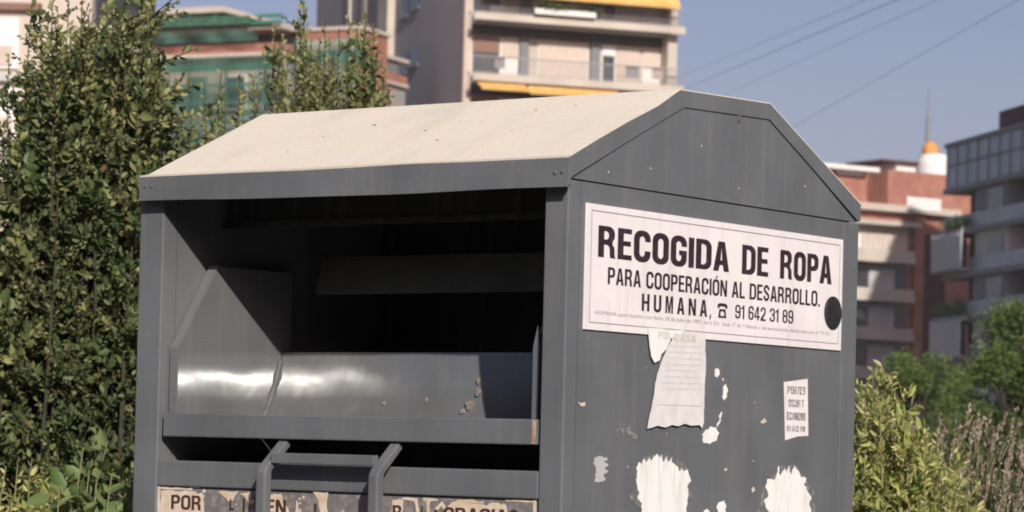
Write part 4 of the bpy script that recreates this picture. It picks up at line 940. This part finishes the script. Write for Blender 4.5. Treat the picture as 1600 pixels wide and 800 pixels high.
# golden shrubs
gA, n_ = hedge([(1362, 572), (1378, 568), (1395, 585), (1350, 600), (1405, 600), (1385, 600), (1412, 640), (1440, 668), (1452, 690), (1465, 672), (1490, 705), (1502, 722), (1345, 640), (1370, 620), (1430, 690), (1520, 752), (1350, 660)],
      8.6, .25, 60, (1325, 1530), lambda px: 600+max(0, px-1380)*1.05, 21, 'golden_shrub', 'yellow green shrub with small pointed leaves at the right of the bin', mt=m_gold, stem=m_greenstem, side_n=30, leafL=(.022, .040), ratio=.36, side_len=(.06, .15), step=.013, youth=.9); NL.append(n_)
gB, n_ = hedge([(10, 728), (28, 720), (50, 716), (66, 735), (-20, 730), (80, 760)], 7.9, .2, 40, (-120, 95), lambda px: 735, 22, 'golden_shrub', 'low yellow green shrub at the lower left corner before the hedge', mt=m_gold, stem=m_greenstem, side_n=22, leafL=(.02, .034), ratio=.4, side_len=(.05, .12), step=.012, youth=.9); NL.append(n_)
gC, n_ = hedge([(105, 745), (130, 700), (150, 672), (168, 690), (190, 720), (205, 760), (140, 735), (175, 740)], 7.05, .12, 24, (90, 208), lambda px: 740, 23, 'broadleaf_weed', 'broad leaved green weed between the hedge and the bin at lower left', mt=m_weed, stem=m_greenstem, side_n=14, leafL=(.035, .065), ratio=.6, side_len=(.05, .13), step=.024, youth=.5); NL.append(n_)

# tall feathery grass with seed spikes: one clump per plant
def grass_clump(cx, depth, n, seed, label, ytop):
    rng = np.random.default_rng(seed); P0 = at(cx, horizon(cx), depth); root = empty('feather_grass', (P0[0], P0[1], 0), label=label, cat='grass clump', group='feathery grass clumps at the right')
    st_ = MB(); P = []; Dv = []; Lg = []; B = []; BD = []
    for i in range(n):
        b0 = np.array([P0[0], P0[1], 0])+np.append(rng.normal(size=2)*.12, 0)
        tip = at(cx+rng.normal()*60+25, ytop+abs(rng.normal())*75+rng.uniform(0, 20), depth+rng.normal()*.2)
        tip += RH*rng.uniform(.0, .10)
        mid = b0*.5+tip*.5-RH*.10+np.append(rng.normal(size=2)*.03, 0)
        ts = np.linspace(0, 1, 9); C = ((1-ts)**2)[:, None]*b0+(2*ts*(1-ts))[:, None]*mid+(ts**2)[:, None]*tip
        st_.tube([tuple(c-np.array(root.location)) for c in C], [.0022]*8+[.001], 3)
        ax = C[-1]-C[-2]; ax /= np.linalg.norm(ax)
        k = 26; tt = rng.random(k); sl_ = rng.uniform(.07, .13)
        p = C[-1]-ax*sl_*tt[:, None]; r = rng.normal(size=(k, 3)); P.append(p); Dv.append(ax*1.0+r*.38); Lg.append(rng.uniform(.010, .019, k))
        k = 16; tt = rng.uniform(.45, .93, k); ii = (tt*8).astype(int); p = C[ii]; B.append(p); BD.append(ax+rng.normal(size=(k, 3))*.3)
    P = np.concatenate(P); Dv = np.concatenate(Dv); Lg = np.concatenate(Lg)
    leaves('seed_spike', P, Dv, Lg, Lg*.42, m_dry, root, None, rng)
    B = np.concatenate(B); BD = np.concatenate(BD); bl = rng.uniform(.05, .13, len(B))
    leaves('blade', B, BD, bl, bl*.055, m_blade, root, None, rng)
    st_.build('stalk', m_blade, root)
gl_ = [(1418, 10.2, 26, 'short clump of feathery grass with brownish seed spikes behind the golden shrub', 612), (1480, 9.9, 34, 'clump of feathery grass with brownish seed spikes, second from the bin', 632),
       (1540, 9.6, 40, 'clump of feathery grass with leaning brownish seed spikes, third from the bin', 628), (1600, 9.4, 44, 'clump of feathery grass with brownish seed spikes at the right edge', 640),
       (1570, 8.9, 44, 'front clump of feathery grass at the lower right corner', 700), (1510, 9.1, 36, 'low clump of feathery grass right behind the golden shrub', 712)]
for i, (cx, d, n_, lab, yt) in enumerate(gl_): grass_clump(cx, d, int(n_*.85), 40+i, lab, yt)

# background trees
def tree(cx, d, px_l, px_r, ytop, seed, label, mt, name='bushy_tree', lobes=60, nleaf=26000, group=None):
    rng = np.random.default_rng(seed); P0 = at(cx, horizon(cx), d); root = empty(name, (P0[0], P0[1], 0), label=label, cat='tree', group=group)
    s = d/FPX; H = (horizon(cx)-ytop)*s+1.25; Wd = (px_r-px_l)*s/2
    ctr = []; rad = []
    for i in range(lobes):
        t = rng.uniform(.04, .93); an = rng.uniform(0, 6.283); rr = Wd*math.sqrt(max(.05, 1-(2*t-1)**2*.9))*math.sqrt(rng.random())*.9 if False else Wd*min(1, 1.25*math.sqrt(max(.05, 1-t**2.2)))*math.sqrt(rng.random())*.8
        ctr.append((P0[0]+rr*math.cos(an), P0[1]+rr*math.sin(an), H*t)); rad.append(rng.uniform(.20, .38)*Wd)
    ctr = np.array(ctr); rad = np.array(rad)
    tb = MB(); loc_ = np.array(root.location)
    tb.tube([(0, 0, 0), (.05*Wd, 0, H*.4), (0, .04*Wd, H*.8)], [.05*H*.5, .03*H*.5, .008*H], 8)
    for c in ctr[::2]:
        q = c-loc_; tb.tube([(0, 0, min(q[2]*.6, H*.7)), (q[0]*.5, q[1]*.5, q[2]*.85), tuple(q)], [.012*H, .008*H, .003*H], 5)
    tb.build('trunk', m_stem, root)
    i = rng.integers(0, lobes, nleaf); u = rng.normal(size=(nleaf, 3)); u /= np.linalg.norm(u, axis=1)[:, None]
    r = rad[i]*rng.uniform(.35, 1.12, nleaf)
    P = ctr[i]+u*r[:, None]*np.array([1, 1, .9]); P[:, 2] = np.maximum(P[:, 2], .1)
    Ls = rng.uniform(.55, 1.1, nleaf)*Wd*.06
    leaves('crown', P, u+rng.normal(size=(nleaf, 3))*.5+np.array([0, 0, .5]), Ls, Ls*.5, mt, root, rng.random(nleaf)**3, rng)
tree(1432, 42, 1345, 1520, 540, 51, 'small round green tree beyond the grass, next to the golden shrub', m_fir, group='trees beyond the grass')
tree(1585, 36, 1465, 1705, 462, 52, 'larger green tree beyond the grass at the right edge', m_fir, group='trees beyond the grass', lobes=80, nleaf=36000)
tree(1500, 46, 1430, 1570, 572, 53, 'low dark green bush between the two trees beyond the grass', m_fir, group='trees beyond the grass', lobes=50, nleaf=20000)
tree(1335, 50, 1270, 1400, 600, 54, 'low green bush beyond the golden shrub, mostly behind the bin', m_fir, group='trees beyond the grass', lobes=40, nleaf=12000)
# greenery on balconies of the grey block and the planter
def balcony_green(B, u0, u1, y, z, h, label, mt, seed, n=900):
    rng = np.random.default_rng(seed); c, s = math.cos(B.rotation_euler.z), math.sin(B.rotation_euler.z)
    def wd(u, yy): return np.array([B.location[0]+c*u-s*yy, B.location[1]+s*u+c*yy])
    b0 = wd((u0+u1)/2, y); root = empty('balcony_plant', (b0[0], b0[1], z), label=label, cat='plant')
    k = max(4, int((u1-u0)/.35)); U = rng.uniform(u0, u1, k); hh = h*rng.uniform(.45, 1, k); st_ = MB()
    P = []
    for uu, h_ in zip(U, hh):
        w = wd(uu, y); st_.tube([(w[0]-b0[0], w[1]-b0[1], 0), (w[0]-b0[0], w[1]-b0[1], h_*.8)], .02, 4)
        q = rng.normal(size=(n//k, 3))*np.array([.22, .22, h_*.28])+np.array([w[0], w[1], z+h_*.55]); P.append(q)
    P = np.concatenate(P); P[:, 2] = np.maximum(P[:, 2], z+.02); Ls = rng.uniform(.10, .2, len(P))
    leaves('foliage', P, rng.normal(size=P.shape)+np.array([0, 0, .6]), Ls, Ls*.55, mt, root, rng.random(len(P))**2*.6, rng); st_.build('stem', m_stem, root)
balcony_green(Q, .0, 5, -.8, zt2-st, .8, 'green plants on the upper left balcony of the grey block', m_fir, 61)
balcony_green(Q, -.2, 5, -.8, zt2-3*st, 1.25, 'bright green hedge on the lower left balcony of the grey block', m_weed, 62, 1400)
balcony_green(A, pu0+.1, pu1-.1, -2.19, zp+.28, .42, 'row of small plants in the white balcony planter of the apartment block', m_hedge, 63, 500)
print('leaves', NL, sum(NL))
